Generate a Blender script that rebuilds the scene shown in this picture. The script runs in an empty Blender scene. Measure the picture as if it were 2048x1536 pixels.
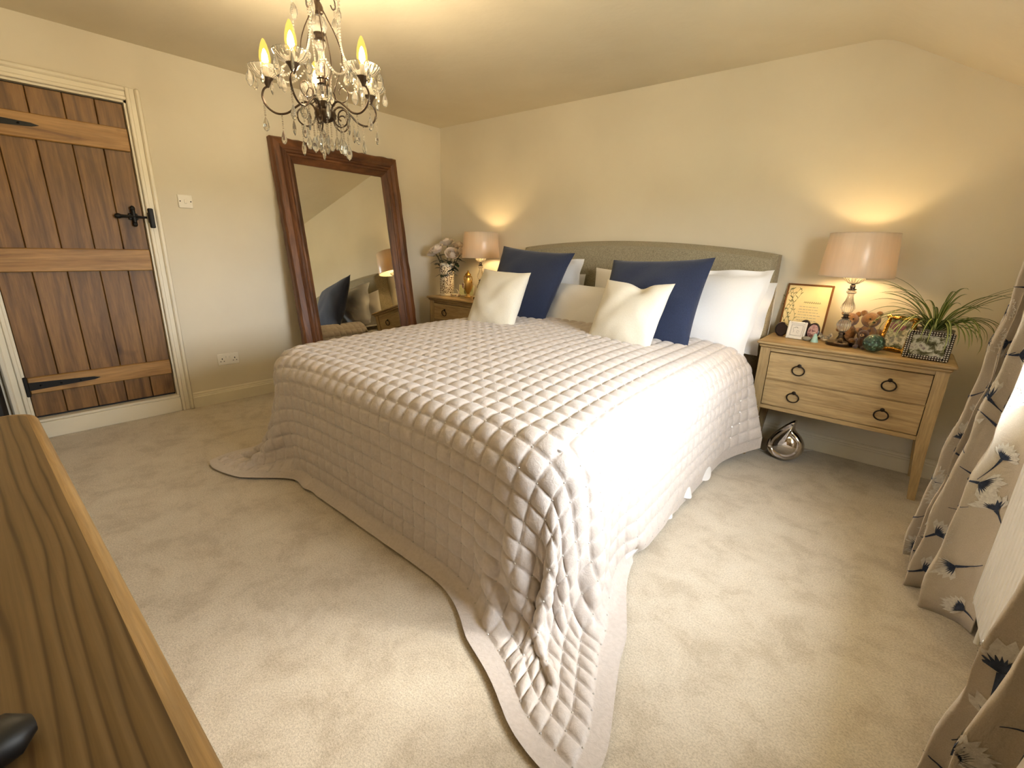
import bpy, math, random
import numpy as np
from mathutils import Vector, Matrix
random.seed(7)
PI = math.pi
S = bpy.context.scene
COL = S.collection

# ------------------------------------------------------------------ room dimensions (metres)
XL, XR = -3.848, 0.45          # door wall, window wall
YB, YF = 3.393, -0.45          # headboard wall, wall behind the chest
H = 2.307                      # flat ceiling
WY0, WY1, WZ0, WZ1 = 1.00, 2.10, 0.82, 1.74    # window opening

# ------------------------------------------------------------------ camera
cam_d = bpy.data.cameras.new('camera')
cam_d.sensor_width = 36.0
cam_d.lens = 922.98 / 2048 * 36.0
cam_d.clip_start = 0.01
cam = bpy.data.objects.new('camera', cam_d)
COL.objects.link(cam)
_a, _b, _g = [math.radians(v) for v in (39.79, 16.442, 1.724)]
_f = Vector((-math.sin(_a) * math.cos(_b), math.cos(_a) * math.cos(_b), -math.sin(_b)))
_r = Vector((math.cos(_a), math.sin(_a), 0))
_u = _r.cross(_f)
_r2 = _r * math.cos(_g) + _u * math.sin(_g)
_u2 = -_r * math.sin(_g) + _u * math.cos(_g)
cam.matrix_world = Matrix(((_r2.x, _u2.x, -_f.x, 0), (_r2.y, _u2.y, -_f.y, 0), (_r2.z, _u2.z, -_f.z, 1.2), (0, 0, 0, 1)))
S.camera = cam

# ------------------------------------------------------------------ daylight and exposure
W = bpy.data.worlds.new('sky')
S.world = W
W.use_nodes = True
_bg = W.node_tree.nodes['Background']
_wt = W.node_tree
_tc = _wt.nodes.new('ShaderNodeTexCoord')
_sx = _wt.nodes.new('ShaderNodeSeparateXYZ')
_cr = _wt.nodes.new('ShaderNodeValToRGB')     # bright overcast sky above, darker garden below the horizon
_cr.color_ramp.elements[0].position, _cr.color_ramp.elements[0].color = 0.0, (0.24, 0.25, 0.20, 1)
_cr.color_ramp.elements[1].position, _cr.color_ramp.elements[1].color = 0.04, (0.90, 0.95, 1.0, 1)
_wt.links.new(_tc.outputs['Generated'], _sx.inputs[0])
_wt.links.new(_sx.outputs['Z'], _cr.inputs['Fac'])
_wt.links.new(_cr.outputs['Color'], _bg.inputs['Color'])
_bg.inputs['Strength'].default_value = 30.0
_pl = bpy.data.lights.new('window_portal', 'AREA')
_pl.shape = 'RECTANGLE'
_pl.size, _pl.size_y = WY1 - WY0, WZ1 - WZ0
_pl.cycles.is_portal = True
_po = bpy.data.objects.new('window_portal', _pl)
COL.objects.link(_po)
_po.location = (XR + 0.11, (WY0 + WY1) / 2, (WZ0 + WZ1) / 2)
_po.rotation_euler = (PI / 2, 0, PI / 2)
_sl = bpy.data.lights.new('hazy_sun', 'SUN')       # low sun seen through thin cloud
_sl.energy = 3.2
_sl.angle = math.radians(9)
_sl.color = (1.0, 0.95, 0.86)
_so = bpy.data.objects.new('hazy_sun', _sl)
COL.objects.link(_so)
_so.location = (3, 4, 4)
_so.rotation_euler = Vector((-1.6, -1.38, -1.3)).to_track_quat('-Z', 'Y').to_euler()
S.view_settings.view_transform = 'Standard'
S.view_settings.look = 'None'
S.view_settings.gamma = 1.0
S.view_settings.use_curve_mapping = False
S.view_settings.exposure = 0.5
S.cycles.use_denoising = True
S.cycles.max_bounces = 8
S.cycles.transmission_bounces = 7
S.cycles.use_adaptive_sampling = True
S.cycles.adaptive_threshold = 0.025
S.cycles.caustics_reflective = False
S.cycles.diffuse_bounces = 4
BULB = 1100.0        # emission strength of the chandelier bulbs
LAMPBULB = 105.0    # emission strength of the table-lamp bulbs


# ------------------------------------------------------------------ materials
def lin(c):
    out = []
    for v in c:
        v = v / 255.0
        out.append(v / 12.92 if v <= 0.04045 else ((v + 0.055) / 1.055) ** 2.4)
    return (*out, 1.0)


def newmat(name):
    m = bpy.data.materials.new(name)
    m.use_nodes = True
    t = m.node_tree
    return m, t, t.nodes['Principled BSDF']


def coords(t, scale=(1, 1, 1), kind='Object'):
    tc = t.nodes.new('ShaderNodeTexCoord')
    mp = t.nodes.new('ShaderNodeMapping')
    mp.inputs['Scale'].default_value = scale
    t.links.new(tc.outputs[kind], mp.inputs['Vector'])
    return mp.outputs['Vector']


def noise(t, vec, scale, detail=4, rough=0.55, distort=0.0):
    n = t.nodes.new('ShaderNodeTexNoise')
    n.inputs['Scale'].default_value = scale
    n.inputs['Detail'].default_value = detail
    n.inputs['Roughness'].default_value = rough
    n.inputs['Distortion'].default_value = distort
    t.links.new(vec, n.inputs['Vector'])
    return n.outputs['Fac']


def ramp(t, fac, stops):
    r = t.nodes.new('ShaderNodeValToRGB')
    e = r.color_ramp.elements
    while len(e) < len(stops):
        e.new(0.5)
    for i, (p, c) in enumerate(stops):
        e[i].position = p
        e[i].color = c
    t.links.new(fac, r.inputs['Fac'])
    return r.outputs['Color']


def mixc(t, fac, a, b, mode='MIX'):
    n = t.nodes.new('ShaderNodeMix')
    n.data_type = 'RGBA'
    n.blend_type = mode
    for sock, v in ((n.inputs[0], fac), (n.inputs[6], a), (n.inputs[7], b)):
        if hasattr(v, 'is_output'):
            t.links.new(v, sock)
        else:
            sock.default_value = v
    return n.outputs[2]


def bump(t, b, fac, strength=0.3, dist=0.01, normal=None):
    n = t.nodes.new('ShaderNodeBump')
    n.inputs['Strength'].default_value = strength
    n.inputs['Distance'].default_value = dist
    t.links.new(fac, n.inputs['Height'])
    if normal is not None:
        t.links.new(normal, n.inputs['Normal'])
    t.links.new(n.outputs['Normal'], b.inputs['Normal'])
    return n.outputs['Normal']


def plain(name, c, rough=0.5, metal=0.0, c2=None, nscale=8, stretch=(1, 1, 1), bmp=0.0, bscale=300, bdist=0.002, sheen=0.0, spec=0.5, coat=0.0):
    m, t, b = newmat(name)
    b.inputs['Roughness'].default_value = rough
    b.inputs['Metallic'].default_value = metal
    b.inputs['Specular IOR Level'].default_value = spec
    b.inputs['Sheen Weight'].default_value = sheen
    b.inputs['Coat Weight'].default_value = coat
    v = coords(t, stretch)
    if c2 is None:
        c2 = tuple(max(0, x * 0.93) for x in c)
    col = ramp(t, noise(t, v, nscale), [(0.3, lin(c2)), (0.7, lin(c))])
    t.links.new(col, b.inputs['Base Color'])
    if bmp:
        bump(t, b, noise(t, v, bscale, 3), bmp, bdist)
    return m


def wood(name, c1, c2, c3, grain=(30, 30, 2.2), rough=0.55, knots=True, bmp=0.25):
    """c1 light, c2 mid, c3 dark grain line; grain: stretch of the texture per axis"""
    m, t, b = newmat(name)
    oi = t.nodes.new('ShaderNodeObjectInfo')
    tc = t.nodes.new('ShaderNodeTexCoord')
    add = t.nodes.new('ShaderNodeVectorMath')
    add.operation = 'ADD'
    sc = t.nodes.new('ShaderNodeVectorMath')
    sc.operation = 'SCALE'
    sc.inputs[0].default_value = (3.1, 5.7, 2.3)
    t.links.new(oi.outputs['Random'], sc.inputs['Scale'])
    t.links.new(tc.outputs['Object'], add.inputs[0])
    t.links.new(sc.outputs[0], add.inputs[1])
    mp = t.nodes.new('ShaderNodeMapping')
    mp.inputs['Scale'].default_value = grain
    t.links.new(add.outputs[0], mp.inputs['Vector'])
    v = mp.outputs['Vector']
    n1 = noise(t, v, 1.0, 6, 0.6, 0.9)
    n2 = noise(t, v, 6.0, 4, 0.6)
    col = ramp(t, n1, [(0.28, lin(c3)), (0.45, lin(c2)), (0.62, lin(c1)), (0.8, lin(c2))])
    fine = ramp(t, n2, [(0.35, (0.6, 0.6, 0.6, 1)), (0.6, (1, 1, 1, 1))])
    col = mixc(t, 0.55, col, fine, 'MULTIPLY')
    if knots:
        nk = noise(t, coords(t, (1, 1, 0.55)), 7.0, 2, 0.5)
        kf = ramp(t, nk, [(0.66, (1, 1, 1, 1)), (0.76, (0.35, 0.3, 0.26, 1))])
        col = mixc(t, 0.8, col, kf, 'MULTIPLY')
    t.links.new(col, b.inputs['Base Color'])
    b.inputs['Roughness'].default_value = rough
    bump(t, b, n2, bmp, 0.003)
    return m


def ringwood(name, c1, c2, c3, axis_scale, rough=0.5):
    """flat-sawn oak with bold cathedral grain lines"""
    m, t, b = newmat(name)
    v = coords(t, axis_scale)
    n0 = noise(t, v, 0.55, 2, 0.5)
    wv = t.nodes.new('ShaderNodeTexWave')
    wv.wave_type = 'BANDS'
    wv.bands_direction = 'Y'
    wv.inputs['Scale'].default_value = 2.3
    wv.inputs['Distortion'].default_value = 7.0
    wv.inputs['Detail'].default_value = 1.5
    wv.inputs['Detail Scale'].default_value = 0.9
    t.links.new(v, wv.inputs['Vector'])
    col = ramp(t, wv.outputs['Fac'], [(0.0, lin(c3)), (0.10, lin(c2)), (0.5, lin(c1)), (1.0, lin(c1))])
    fine = noise(t, coords(t, (axis_scale[0] * 2, axis_scale[1] * 14, axis_scale[2] * 14)), 2.0, 4)
    col = mixc(t, 0.5, col, ramp(t, fine, [(0.35, (0.62, 0.6, 0.58, 1)), (0.6, (1, 1, 1, 1))]), 'MULTIPLY')
    t.links.new(col, b.inputs['Base Color'])
    b.inputs['Roughness'].default_value = rough
    bump(t, b, wv.outputs['Fac'], 0.2, 0.002)
    return m


def cloth(name, c, c2=None, rough=0.85, weave=900, stretch=(1, 1, 1), strength=0.35, sheen=0.25, wrinkle=0.0, spec=0.3):
    m, t, b = newmat(name)
    if c2 is None:
        c2 = tuple(x * 0.9 for x in c)
    v = coords(t, stretch)
    n1 = noise(t, v, weave, 2, 0.6)
    t.links.new(ramp(t, n1, [(0.32, lin(c2)), (0.66, lin(c))]), b.inputs['Base Color'])
    b.inputs['Roughness'].default_value = rough
    b.inputs['Sheen Weight'].default_value = sheen
    b.inputs['Specular IOR Level'].default_value = spec
    nrm = bump(t, b, n1, strength, 0.0015)
    if wrinkle:
        bump(t, b, noise(t, coords(t), 9.0, 5, 0.6, 0.6), wrinkle, 0.02, nrm)
    return m


def glassy(name, tint=(1, 1, 1), rough=0.0, ior=1.5):
    m, t, b = newmat(name)
    b.inputs['Base Color'].default_value = (*tint, 1)
    b.inputs['Transmission Weight'].default_value = 1.0
    b.inputs['Roughness'].default_value = rough
    b.inputs['IOR'].default_value = ior
    return m


def emit(name, c, strength):
    m, t, b = newmat(name)
    b.inputs['Base Color'].default_value = (0.9, 0.8, 0.6, 1)
    b.inputs['Emission Color'].default_value = (*c, 1)
    b.inputs['Emission Strength'].default_value = strength
    return m


MAT = {}
MAT['wall'] = plain('wall paint', (228, 220, 200), 0.9, c2=(224, 215, 195), nscale=3, bmp=0.12, bscale=120, spec=0.2)
MAT['ceiling'] = plain('ceiling paint', (226, 217, 195), 0.92, c2=(220, 210, 187), nscale=2.2, bmp=0.2, bscale=14, bdist=0.01, spec=0.15)
MAT['trim'] = plain('cream gloss paint', (235, 227, 205), 0.4, c2=(228, 219, 196), nscale=5)


def carpet_mat():
    m, t, b = newmat('carpet')
    v = coords(t)
    big = ramp(t, noise(t, v, 5.5, 6, 0.72, 0.3), [(0.38, lin((194, 181, 160))), (0.50, lin((210, 198, 178))), (0.64, lin((217, 206, 187)))])
    fine = ramp(t, noise(t, v, 170, 4, 0.75), [(0.34, (0.55, 0.53, 0.5, 1)), (0.58, (1, 1, 1, 1))])
    t.links.new(mixc(t, 0.7, big, fine, 'MULTIPLY'), b.inputs['Base Color'])
    b.inputs['Roughness'].default_value = 1.0
    b.inputs['Specular IOR Level'].default_value = 0.05
    b.inputs['Sheen Weight'].default_value = 0.3
    nrm = bump(t, b, noise(t, v, 230, 3, 0.7), 0.6, 0.003)
    bump(t, b, noise(t, v, 9, 3, 0.6), 0.15, 0.006, nrm)
    return m


MAT['carpet'] = carpet_mat()
MAT['door'] = wood('door boards', (146, 107, 59), (120, 86, 45), (82, 55, 28), (16, 16, 1.3), 0.5)
MAT['ledge'] = wood('door ledges', (182, 140, 82), (160, 118, 64), (108, 74, 38), (16, 1.3, 16), 0.5)
MAT['iron'] = plain('black iron', (26, 24, 22), 0.5, 0.5, bmp=0.3, bscale=80)
MAT['mirrorwood'] = wood('mirror frame wood', (124, 80, 48), (94, 57, 32), (56, 32, 18), (14, 3.0, 3.0), 0.5, knots=False, bmp=0.6)
MAT['mirrorwoodv'] = wood('mirror frame wood upright', (124, 80, 48), (94, 57, 32), (56, 32, 18), (14, 14, 2.0), 0.5, knots=False, bmp=0.6)
MAT['mirror'] = plain('mirror glass', (232, 232, 226), 0.0, 1.0, c2=(232, 232, 226))
MAT['plastic'] = plain('white plastic', (238, 232, 216), 0.35, c2=(236, 230, 214))
MAT['hole'] = plain('dark slot', (20, 16, 12), 0.6)
MAT['oakh'] = wood('oak horizontal', (192, 166, 120), (176, 149, 104), (144, 116, 76), (2.0, 26, 26), 0.5, knots=False, bmp=0.15)
MAT['oakv'] = wood('oak upright', (186, 160, 115), (170, 144, 100), (138, 111, 72), (26, 26, 2.0), 0.5, knots=False, bmp=0.15)
MAT['chest'] = ringwood('chest oak', (126, 102, 66), (116, 92, 57), (88, 67, 40), (1.1, 9.0, 9.0), 0.45)
MAT['chestedge'] = wood('chest oak edge', (180, 146, 94), (162, 128, 78), (112, 84, 48), (1.6, 40, 40), 0.45, knots=False)
MAT['bronze'] = plain('antique bronze ring', (48, 40, 32), 0.4, 0.8)
MAT['linen'] = cloth('headboard linen', (176, 167, 142), (120, 112, 92), weave=230, stretch=(2.2, 1, 0.7), strength=0.6, sheen=0.1)
MAT['base'] = cloth('divan fabric', (150, 142, 122), weave=300)
MAT['white'] = cloth('white cotton', (240, 238, 236), (232, 230, 228), weave=700, strength=0.1, wrinkle=0.2)
MAT['navy'] = cloth('navy linen', (44, 54, 82), (30, 38, 60), weave=420, strength=0.5, wrinkle=0.12)
MAT['cream'] = cloth('cream silk', (234, 229, 214), (216, 209, 190), weave=260, stretch=(3, 3, 0.35), strength=0.35, sheen=0.3, wrinkle=0.10)
MAT['chrome'] = plain('polished chrome', (205, 200, 195), 0.06, 1.0, c2=(205, 200, 195))
MAT['darkchrome'] = plain('dark nickel', (92, 82, 76), 0.2, 1.0)
MAT['bronzearm'] = plain('dark bronze', (92, 78, 66), 0.28, 0.9)
MAT['crystal'] = glassy('cut crystal', (1.0, 0.97, 0.90), 0.02, 1.52)
MAT['crystal'].node_tree.nodes['Principled BSDF'].inputs['Transmission Weight'].default_value = 0.90
MAT['clear'] = glassy('clear glass', (0.98, 0.99, 0.98), 0.0, 1.46)
MAT['bulb'] = emit('warm bulb', (1.0, 0.77, 0.48), BULB)
MAT['lampbulb'] = emit('warm lamp bulb', (1.0, 0.70, 0.34), LAMPBULB)
MAT['gold'] = plain('gilt', (226, 182, 92), 0.25, 1.0, c2=(180, 132, 60), nscale=90)
MAT['goldpaint'] = plain('gold moulding', (196, 166, 104), 0.35, 0.6)
MAT['ceramic'] = plain('white ceramic', (240, 230, 206), 0.25, c2=(236, 226, 202), coat=0.4)
MAT['darkstone'] = plain('polished dark stone', (44, 24, 30), 0.15, c2=(18, 12, 16), nscale=40, coat=0.5)
MAT['paper'] = plain('white print paper', (236, 232, 222), 0.6, c2=(230, 226, 216))
MAT['black'] = plain('matt black', (14, 14, 16), 0.45)
MAT['radiator'] = plain('radiator enamel', (240, 236, 228), 0.3, c2=(238, 234, 226))
MAT['curtain'] = cloth('curtain fabric', (206, 194, 176), (194, 181, 162), weave=500, strength=0.3, sheen=0.2, wrinkle=0.45)
MAT['thread_navy'] = plain('navy embroidery thread', (34, 44, 66), 0.7, c2=(58, 70, 96), nscale=160, bmp=0.5, bscale=500)
MAT['thread_pale'] = plain('pale embroidery thread', (236, 232, 222), 0.6, c2=(206, 200, 190), nscale=120, bmp=0.6, bscale=400)
MAT['leafg'] = plain('leaf green', (96, 118, 52), 0.45, c2=(66, 92, 36), nscale=14)
MAT['leafp'] = plain('leaf pale stripe', (206, 204, 140), 0.45, c2=(180, 186, 118), nscale=14)
MAT['leafd'] = plain('rose leaf', (32, 52, 30), 0.4, c2=(18, 32, 18), nscale=20)
MAT['rose'] = plain('rose petal', (250, 240, 224), 0.6, c2=(246, 226, 206), nscale=30, sheen=0.3)
MAT['pot'] = plain('grey plant pot', (150, 142, 126), 0.6)
MAT['soil'] = plain('potting soil', (50, 38, 28), 0.95, bmp=0.8, bscale=90)
MAT['fur'] = plain('golden plush', (186, 134, 70), 0.95, c2=(140, 92, 42), nscale=60, bmp=1.0, bscale=260, bdist=0.006, sheen=0.6)
MAT['fur2'] = plain('brown plush', (104, 62, 36), 0.95, c2=(66, 36, 20), nscale=60, bmp=1.0, bscale=260, bdist=0.006, sheen=0.5)
MAT['muzzle'] = plain('pale plush', (206, 164, 108), 0.95, c2=(180, 134, 84), nscale=60, bmp=0.8, bscale=260, bdist=0.004, sheen=0.5)
MAT['mint'] = plain('mint glazed', (186, 226, 216), 0.3, c2=(170, 214, 204))
MAT['pebble'] = plain('grey pebble', (150, 144, 128), 0.7)
MAT['cable'] = plain('white cable', (210, 206, 198), 0.5)
MAT['bead'] = plain('pearl bead', (236, 232, 226), 0.25, 0.35)


def shade_mat():
    m, t, b = newmat('satin lampshade')
    b.inputs['Roughness'].default_value = 0.36
    b.inputs['Coat Weight'].default_value = 0.5
    b.inputs['Coat Roughness'].default_value = 0.22
    b.inputs['Sheen Weight'].default_value = 0.3
    n = noise(t, coords(t, (30, 30, 0.6)), 2.2, 3)
    c = ramp(t, n, [(0.3, lin((204, 194, 176))), (0.7, lin((212, 202, 184)))])
    t.links.new(c, b.inputs['Base Color'])
    tr = t.nodes.new('ShaderNodeBsdfTranslucent')
    tr.inputs['Color'].default_value = lin((250, 218, 160))
    mx = t.nodes.new('ShaderNodeMixShader')
    mx.inputs[0].default_value = 0.14
    out = t.nodes['Material Output']
    t.links.new(b.outputs[0], mx.inputs[1])
    t.links.new(tr.outputs[0], mx.inputs[2])
    t.links.new(mx.outputs[0], out.inputs['Surface'])
    return m


MAT['shade'] = shade_mat()


def quilt_mat():
    m, t, b = newmat('quilted satin')
    n = noise(t, coords(t), 70, 4, 0.6)
    t.links.new(ramp(t, n, [(0.3, lin((196, 186, 178))), (0.7, lin((208, 198, 191)))]), b.inputs['Base Color'])
    b.inputs['Roughness'].default_value = 0.5
    b.inputs['Sheen Weight'].default_value = 0.3
    b.inputs['Specular IOR Level'].default_value = 0.4
    bump(t, b, noise(t, coords(t), 45, 4, 0.6, 1.2), 0.22, 0.012)
    return m


MAT['quilt'] = quilt_mat()


def vase_mat():
    m, t, b = newmat('pierced ceramic')
    vo = t.nodes.new('ShaderNodeTexVoronoi')
    vo.feature = 'DISTANCE_TO_EDGE'
    vo.inputs['Scale'].default_value = 58
    t.links.new(coords(t), vo.inputs['Vector'])
    gz = t.nodes.new('ShaderNodeSeparateXYZ')
    t.links.new(coords(t), gz.inputs[0])
    c = ramp(t, vo.outputs['Distance'], [(0.09, lin((238, 226, 198))), (0.15, lin((96, 72, 44)))])
    # plain bands at the rim and the foot
    band = ramp(t, gz.outputs['Z'], [(0.02, (0, 0, 0, 1)), (0.03, (1, 1, 1, 1)), (0.285, (1, 1, 1, 1)), (0.292, (0, 0, 0, 1))])
    t.links.new(mixc(t, band, lin((240, 230, 206)), c), b.inputs['Base Color'])
    b.inputs['Roughness'].default_value = 0.4
    return m


MAT['vase'] = vase_mat()


def green_glass():
    m, t, b = newmat('mosaic green glass')
    vo = t.nodes.new('ShaderNodeTexVoronoi')
    vo.inputs['Scale'].default_value = 60
    t.links.new(coords(t), vo.inputs['Vector'])
    t.links.new(ramp(t, noise(t, coords(t), 70, 3), [(0.35, lin((20, 52, 44))), (0.55, lin((58, 104, 88))), (0.75, lin((170, 200, 180)))]), b.inputs['Base Color'])
    b.inputs['Roughness'].default_value = 0.08
    b.inputs['Coat Weight'].default_value = 1.0
    b.inputs['Transmission Weight'].default_value = 0.35
    bump(t, b, vo.outputs['Distance'], 0.5, 0.01)
    return m


MAT['greenglass'] = green_glass()


def photo_mat(name, stops, scale=28, seed=0.0):
    m, t, b = newmat(name)
    tc = t.nodes.new('ShaderNodeTexCoord')
    mp = t.nodes.new('ShaderNodeMapping')
    mp.inputs['Location'].default_value = (seed, seed * 1.7, seed * 0.3)
    t.links.new(tc.outputs['Object'], mp.inputs['Vector'])
    t.links.new(ramp(t, noise(t, mp.outputs['Vector'], scale, 5, 0.6, 0.6), [(p, lin(c)) for p, c in stops]), b.inputs['Base Color'])
    b.inputs['Roughness'].default_value = 0.2
    return m


MAT['photo_garden'] = photo_mat('garden photograph', [(0.3, (44, 40, 26)), (0.45, (96, 96, 60)), (0.58, (186, 178, 140)), (0.7, (70, 76, 46))], 42, 1.3)
MAT['photo_group'] = photo_mat('outdoor photograph', [(0.3, (30, 26, 22)), (0.46, (84, 84, 58)), (0.58, (196, 196, 180)), (0.72, (90, 72, 84))], 30, 4.2)
MAT['flower'] = plain('magenta blossom print', (126, 62, 74), 0.3, c2=(86, 36, 48), nscale=90)
MAT['photo_pink'] = photo_mat('small portrait print', [(0.35, (70, 46, 62)), (0.5, (196, 150, 146)), (0.65, (226, 196, 186)), (0.8, (120, 80, 96))], 60, 2.2)
MAT['cardgreen'] = photo_mat('pale green card', [(0.35, (170, 172, 120)), (0.5, (200, 204, 150)), (0.65, (214, 218, 170)), (0.8, (180, 186, 130))], 18, 0.4)
MAT['parchment'] = plain('parchment', (240, 222, 168), 0.5, c2=(232, 210, 152), nscale=9)
MAT['ink'] = plain('grey green ink', (112, 110, 66), 0.6, c2=(88, 92, 54), nscale=60)
MAT['inkgrey'] = plain('grey ink', (150, 146, 138), 0.6)
MAT['copper'] = plain('dark wood and gilt moulding', (120, 76, 36), 0.35, 0.3)


# ------------------------------------------------------------------ mesh builder
class MB:
    def __init__(self):
        self.v, self.f, self.mi = [], [], []
        self.cur = 0

    def add(self, vs, fs, M=None):
        o = len(self.v)
        if M is not None:
            vs = [tuple(M @ Vector(p)) for p in vs]
        self.v.extend([tuple(p) for p in vs])
        self.f.extend([tuple(i + o for i in q) for q in fs])
        self.mi.extend([self.cur] * len(fs))
        return self

    def box(self, x0, x1, y0, y1, z0, z1, b=0.0, M=None):
        c = [(x0 + x1) / 2, (y0 + y1) / 2, (z0 + z1) / 2]
        h = [abs(x1 - x0) / 2, abs(y1 - y0) / 2, abs(z1 - z0) / 2]
        if b <= 0:
            vs = [(c[0] + sx * h[0], c[1] + sy * h[1], c[2] + sz * h[2]) for sx in (-1, 1) for sy in (-1, 1) for sz in (-1, 1)]
            fs = [(0, 1, 3, 2), (4, 6, 7, 5), (0, 4, 5, 1), (2, 3, 7, 6), (0, 2, 6, 4), (1, 5, 7, 3)]
            return self.add(vs, fs, M)
        b = min(b, *(x * 0.98 for x in h))
        vs, idx = [], {}
        for sx in (-1, 1):
            for sy in (-1, 1):
                for sz in (-1, 1):
                    s = (sx, sy, sz)
                    for a in range(3):
                        idx[(s, a)] = len(vs)
                        vs.append(tuple(c[k] + s[k] * (h[k] if k == a else h[k] - b) for k in range(3)))
        fs = []
        for a in range(3):
            p, q = (a + 1) % 3, (a + 2) % 3
            for sa in (-1, 1):
                quad = []
                for sp, sq in ((-1, -1), (1, -1), (1, 1), (-1, 1)):
                    s = [0, 0, 0]
                    s[a], s[p], s[q] = sa, sp, sq
                    quad.append(idx[(tuple(s), a)])
                fs.append(tuple(quad if sa > 0 else quad[::-1]))
            # edges parallel to axis a
            for sp in (-1, 1):
                for sq in (-1, 1):
                    s0, s1 = [0, 0, 0], [0, 0, 0]
                    s0[a], s1[a] = -1, 1
                    s0[p] = s1[p] = sp
                    s0[q] = s1[q] = sq
                    s0, s1 = tuple(s0), tuple(s1)
                    quad = (idx[(s0, p)], idx[(s1, p)], idx[(s1, q)], idx[(s0, q)])
                    fs.append(quad if sp * sq < 0 else quad[::-1])
        for sx in (-1, 1):
            for sy in (-1, 1):
                for sz in (-1, 1):
                    s = (sx, sy, sz)
                    tri = (idx[(s, 0)], idx[(s, 1)], idx[(s, 2)])
                    fs.append(tri if sx * sy * sz > 0 else tri[::-1])
        return self.add(vs, fs, M)

    def lathe(self, prof, n=24, M=None, flute=0.0, nf=0, cap=True, sx=1.0, sy=1.0):
        vs, fs = [], []
        for r, z in prof:
            for k in range(n):
                a = 2 * PI * k / n
                rr = r * (1 + flute * math.cos(nf * a)) if nf else r
                vs.append((rr * math.cos(a) * sx, rr * math.sin(a) * sy, z))
        for i in range(len(prof) - 1):
            for k in range(n):
                k2 = (k + 1) % n
                fs.append((i * n + k, i * n + k2, (i + 1) * n + k2, (i + 1) * n + k))
        if cap:
            if prof[0][0] > 1e-5:
                fs.append(tuple(range(n))[::-1])
            if prof[-1][0] > 1e-5:
                fs.append(tuple((len(prof) - 1) * n + k for k in range(n)))
        return self.add(vs, fs, M)

    def tube(self, pts, r, n=8, closed=False, M=None):
        P = [Vector(p) for p in pts]
        m = len(P)
        rs = r if isinstance(r, (list, tuple)) else [r] * m
        vs, fs = [], []
        up = None
        for i in range(m):
            if closed:
                d = P[(i + 1) % m] - P[i - 1]
            else:
                d = P[min(i + 1, m - 1)] - P[max(i - 1, 0)]
            d.normalize()
            if up is None:
                up = Vector((0, 0, 1)) if abs(d.z) < 0.9 else Vector((1, 0, 0))
            up = (up - d * up.dot(d))
            if up.length < 1e-6:
                up = d.orthogonal()
            up.normalize()
            s = d.cross(up)
            for k in range(n):
                a = 2 * PI * k / n
                vs.append(tuple(P[i] + (up * math.cos(a) + s * math.sin(a)) * rs[i]))
        for i in range(m if closed else m - 1):
            j = (i + 1) % m
            for k in range(n):
                k2 = (k + 1) % n
                fs.append((i * n + k, i * n + k2, j * n + k2, j * n + k))
        if not closed:
            fs.append(tuple(range(n))[::-1])
            fs.append(tuple((m - 1) * n + k for k in range(n)))
        return self.add(vs, fs, M)

    def ball(self, c, r, nu=12, nv=8, M=None):
        rx, ry, rz = r if isinstance(r, (list, tuple)) else (r, r, r)
        vs = [(c[0], c[1], c[2] - rz)]
        for j in range(1, nv):
            t = -PI / 2 + PI * j / nv
            for k in range(nu):
                a = 2 * PI * k / nu
                vs.append((c[0] + rx * math.cos(t) * math.cos(a), c[1] + ry * math.cos(t) * math.sin(a), c[2] + rz * math.sin(t)))
        vs.append((c[0], c[1], c[2] + rz))
        fs = []
        for k in range(nu):
            fs.append((0, 1 + (k + 1) % nu, 1 + k))
        for j in range(nv - 2):
            for k in range(nu):
                k2 = (k + 1) % nu
                fs.append((1 + j * nu + k, 1 + j * nu + k2, 1 + (j + 1) * nu + k2, 1 + (j + 1) * nu + k))
        o = 1 + (nv - 2) * nu
        for k in range(nu):
            fs.append((o + k, o + (k + 1) % nu, len(vs) - 1))
        return self.add(vs, fs, M)

    def prism(self, outline, y0, y1, M=None):
        """outline in (x, z), extruded along y"""
        n = len(outline)
        vs = [(x, y0, z) for x, z in outline] + [(x, y1, z) for x, z in outline]
        fs = [(i, (i + 1) % n, n + (i + 1) % n, n + i) for i in range(n)]
        fs += [tuple(range(n))[::-1], tuple(range(n, 2 * n))]
        return self.add(vs, fs, M)

    def grid(self, fn, nu, nv, M=None):
        vs = [fn(i / nu, j / nv) for j in range(nv + 1) for i in range(nu + 1)]
        fs = [(j * (nu + 1) + i, j * (nu + 1) + i + 1, (j + 1) * (nu + 1) + i + 1, (j + 1) * (nu + 1) + i) for j in range(nv) for i in range(nu)]
        return self.add(vs, fs, M)

    def mesh(self, name, mats, angle=40):
        me = bpy.data.meshes.new(name)
        me.from_pydata(self.v, [], self.f)
        for m in (mats if isinstance(mats, (list, tuple)) else [mats]):
            me.materials.append(MAT[m])
        if any(self.mi):
            me.polygons.foreach_set('material_index', self.mi)
        me.polygons.foreach_set('use_smooth', [True] * len(me.polygons))
        me.set_sharp_from_angle(angle=math.radians(angle))
        me.update()
        return me

    def build(self, name, mats, parent=None, angle=40, **kw):
        return link(name, self.mesh(name, mats, angle), parent, **kw)


def link(name, data, parent=None, loc=None, rot=None, label=None, cat=None, group=None, kind=None):
    o = bpy.data.objects.new(name, data)
    COL.objects.link(o)
    if parent is not None:
        o.parent = parent
    if loc is not None:
        o.location = loc
    if rot is not None:
        o.rotation_euler = rot
    for k, val in (('label', label), ('category', cat), ('group', group), ('kind', kind)):
        if val:
            o[k] = val
    return o


def thing(name, label, cat, loc=(0, 0, 0), rot=(0, 0, 0), group=None):
    return link(name, None, None, loc, rot, label, cat, group)


def struct(name, mb, mat, label=None, angle=40):
    return mb.build(name, mat, None, angle, label=label, kind='structure')


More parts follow.
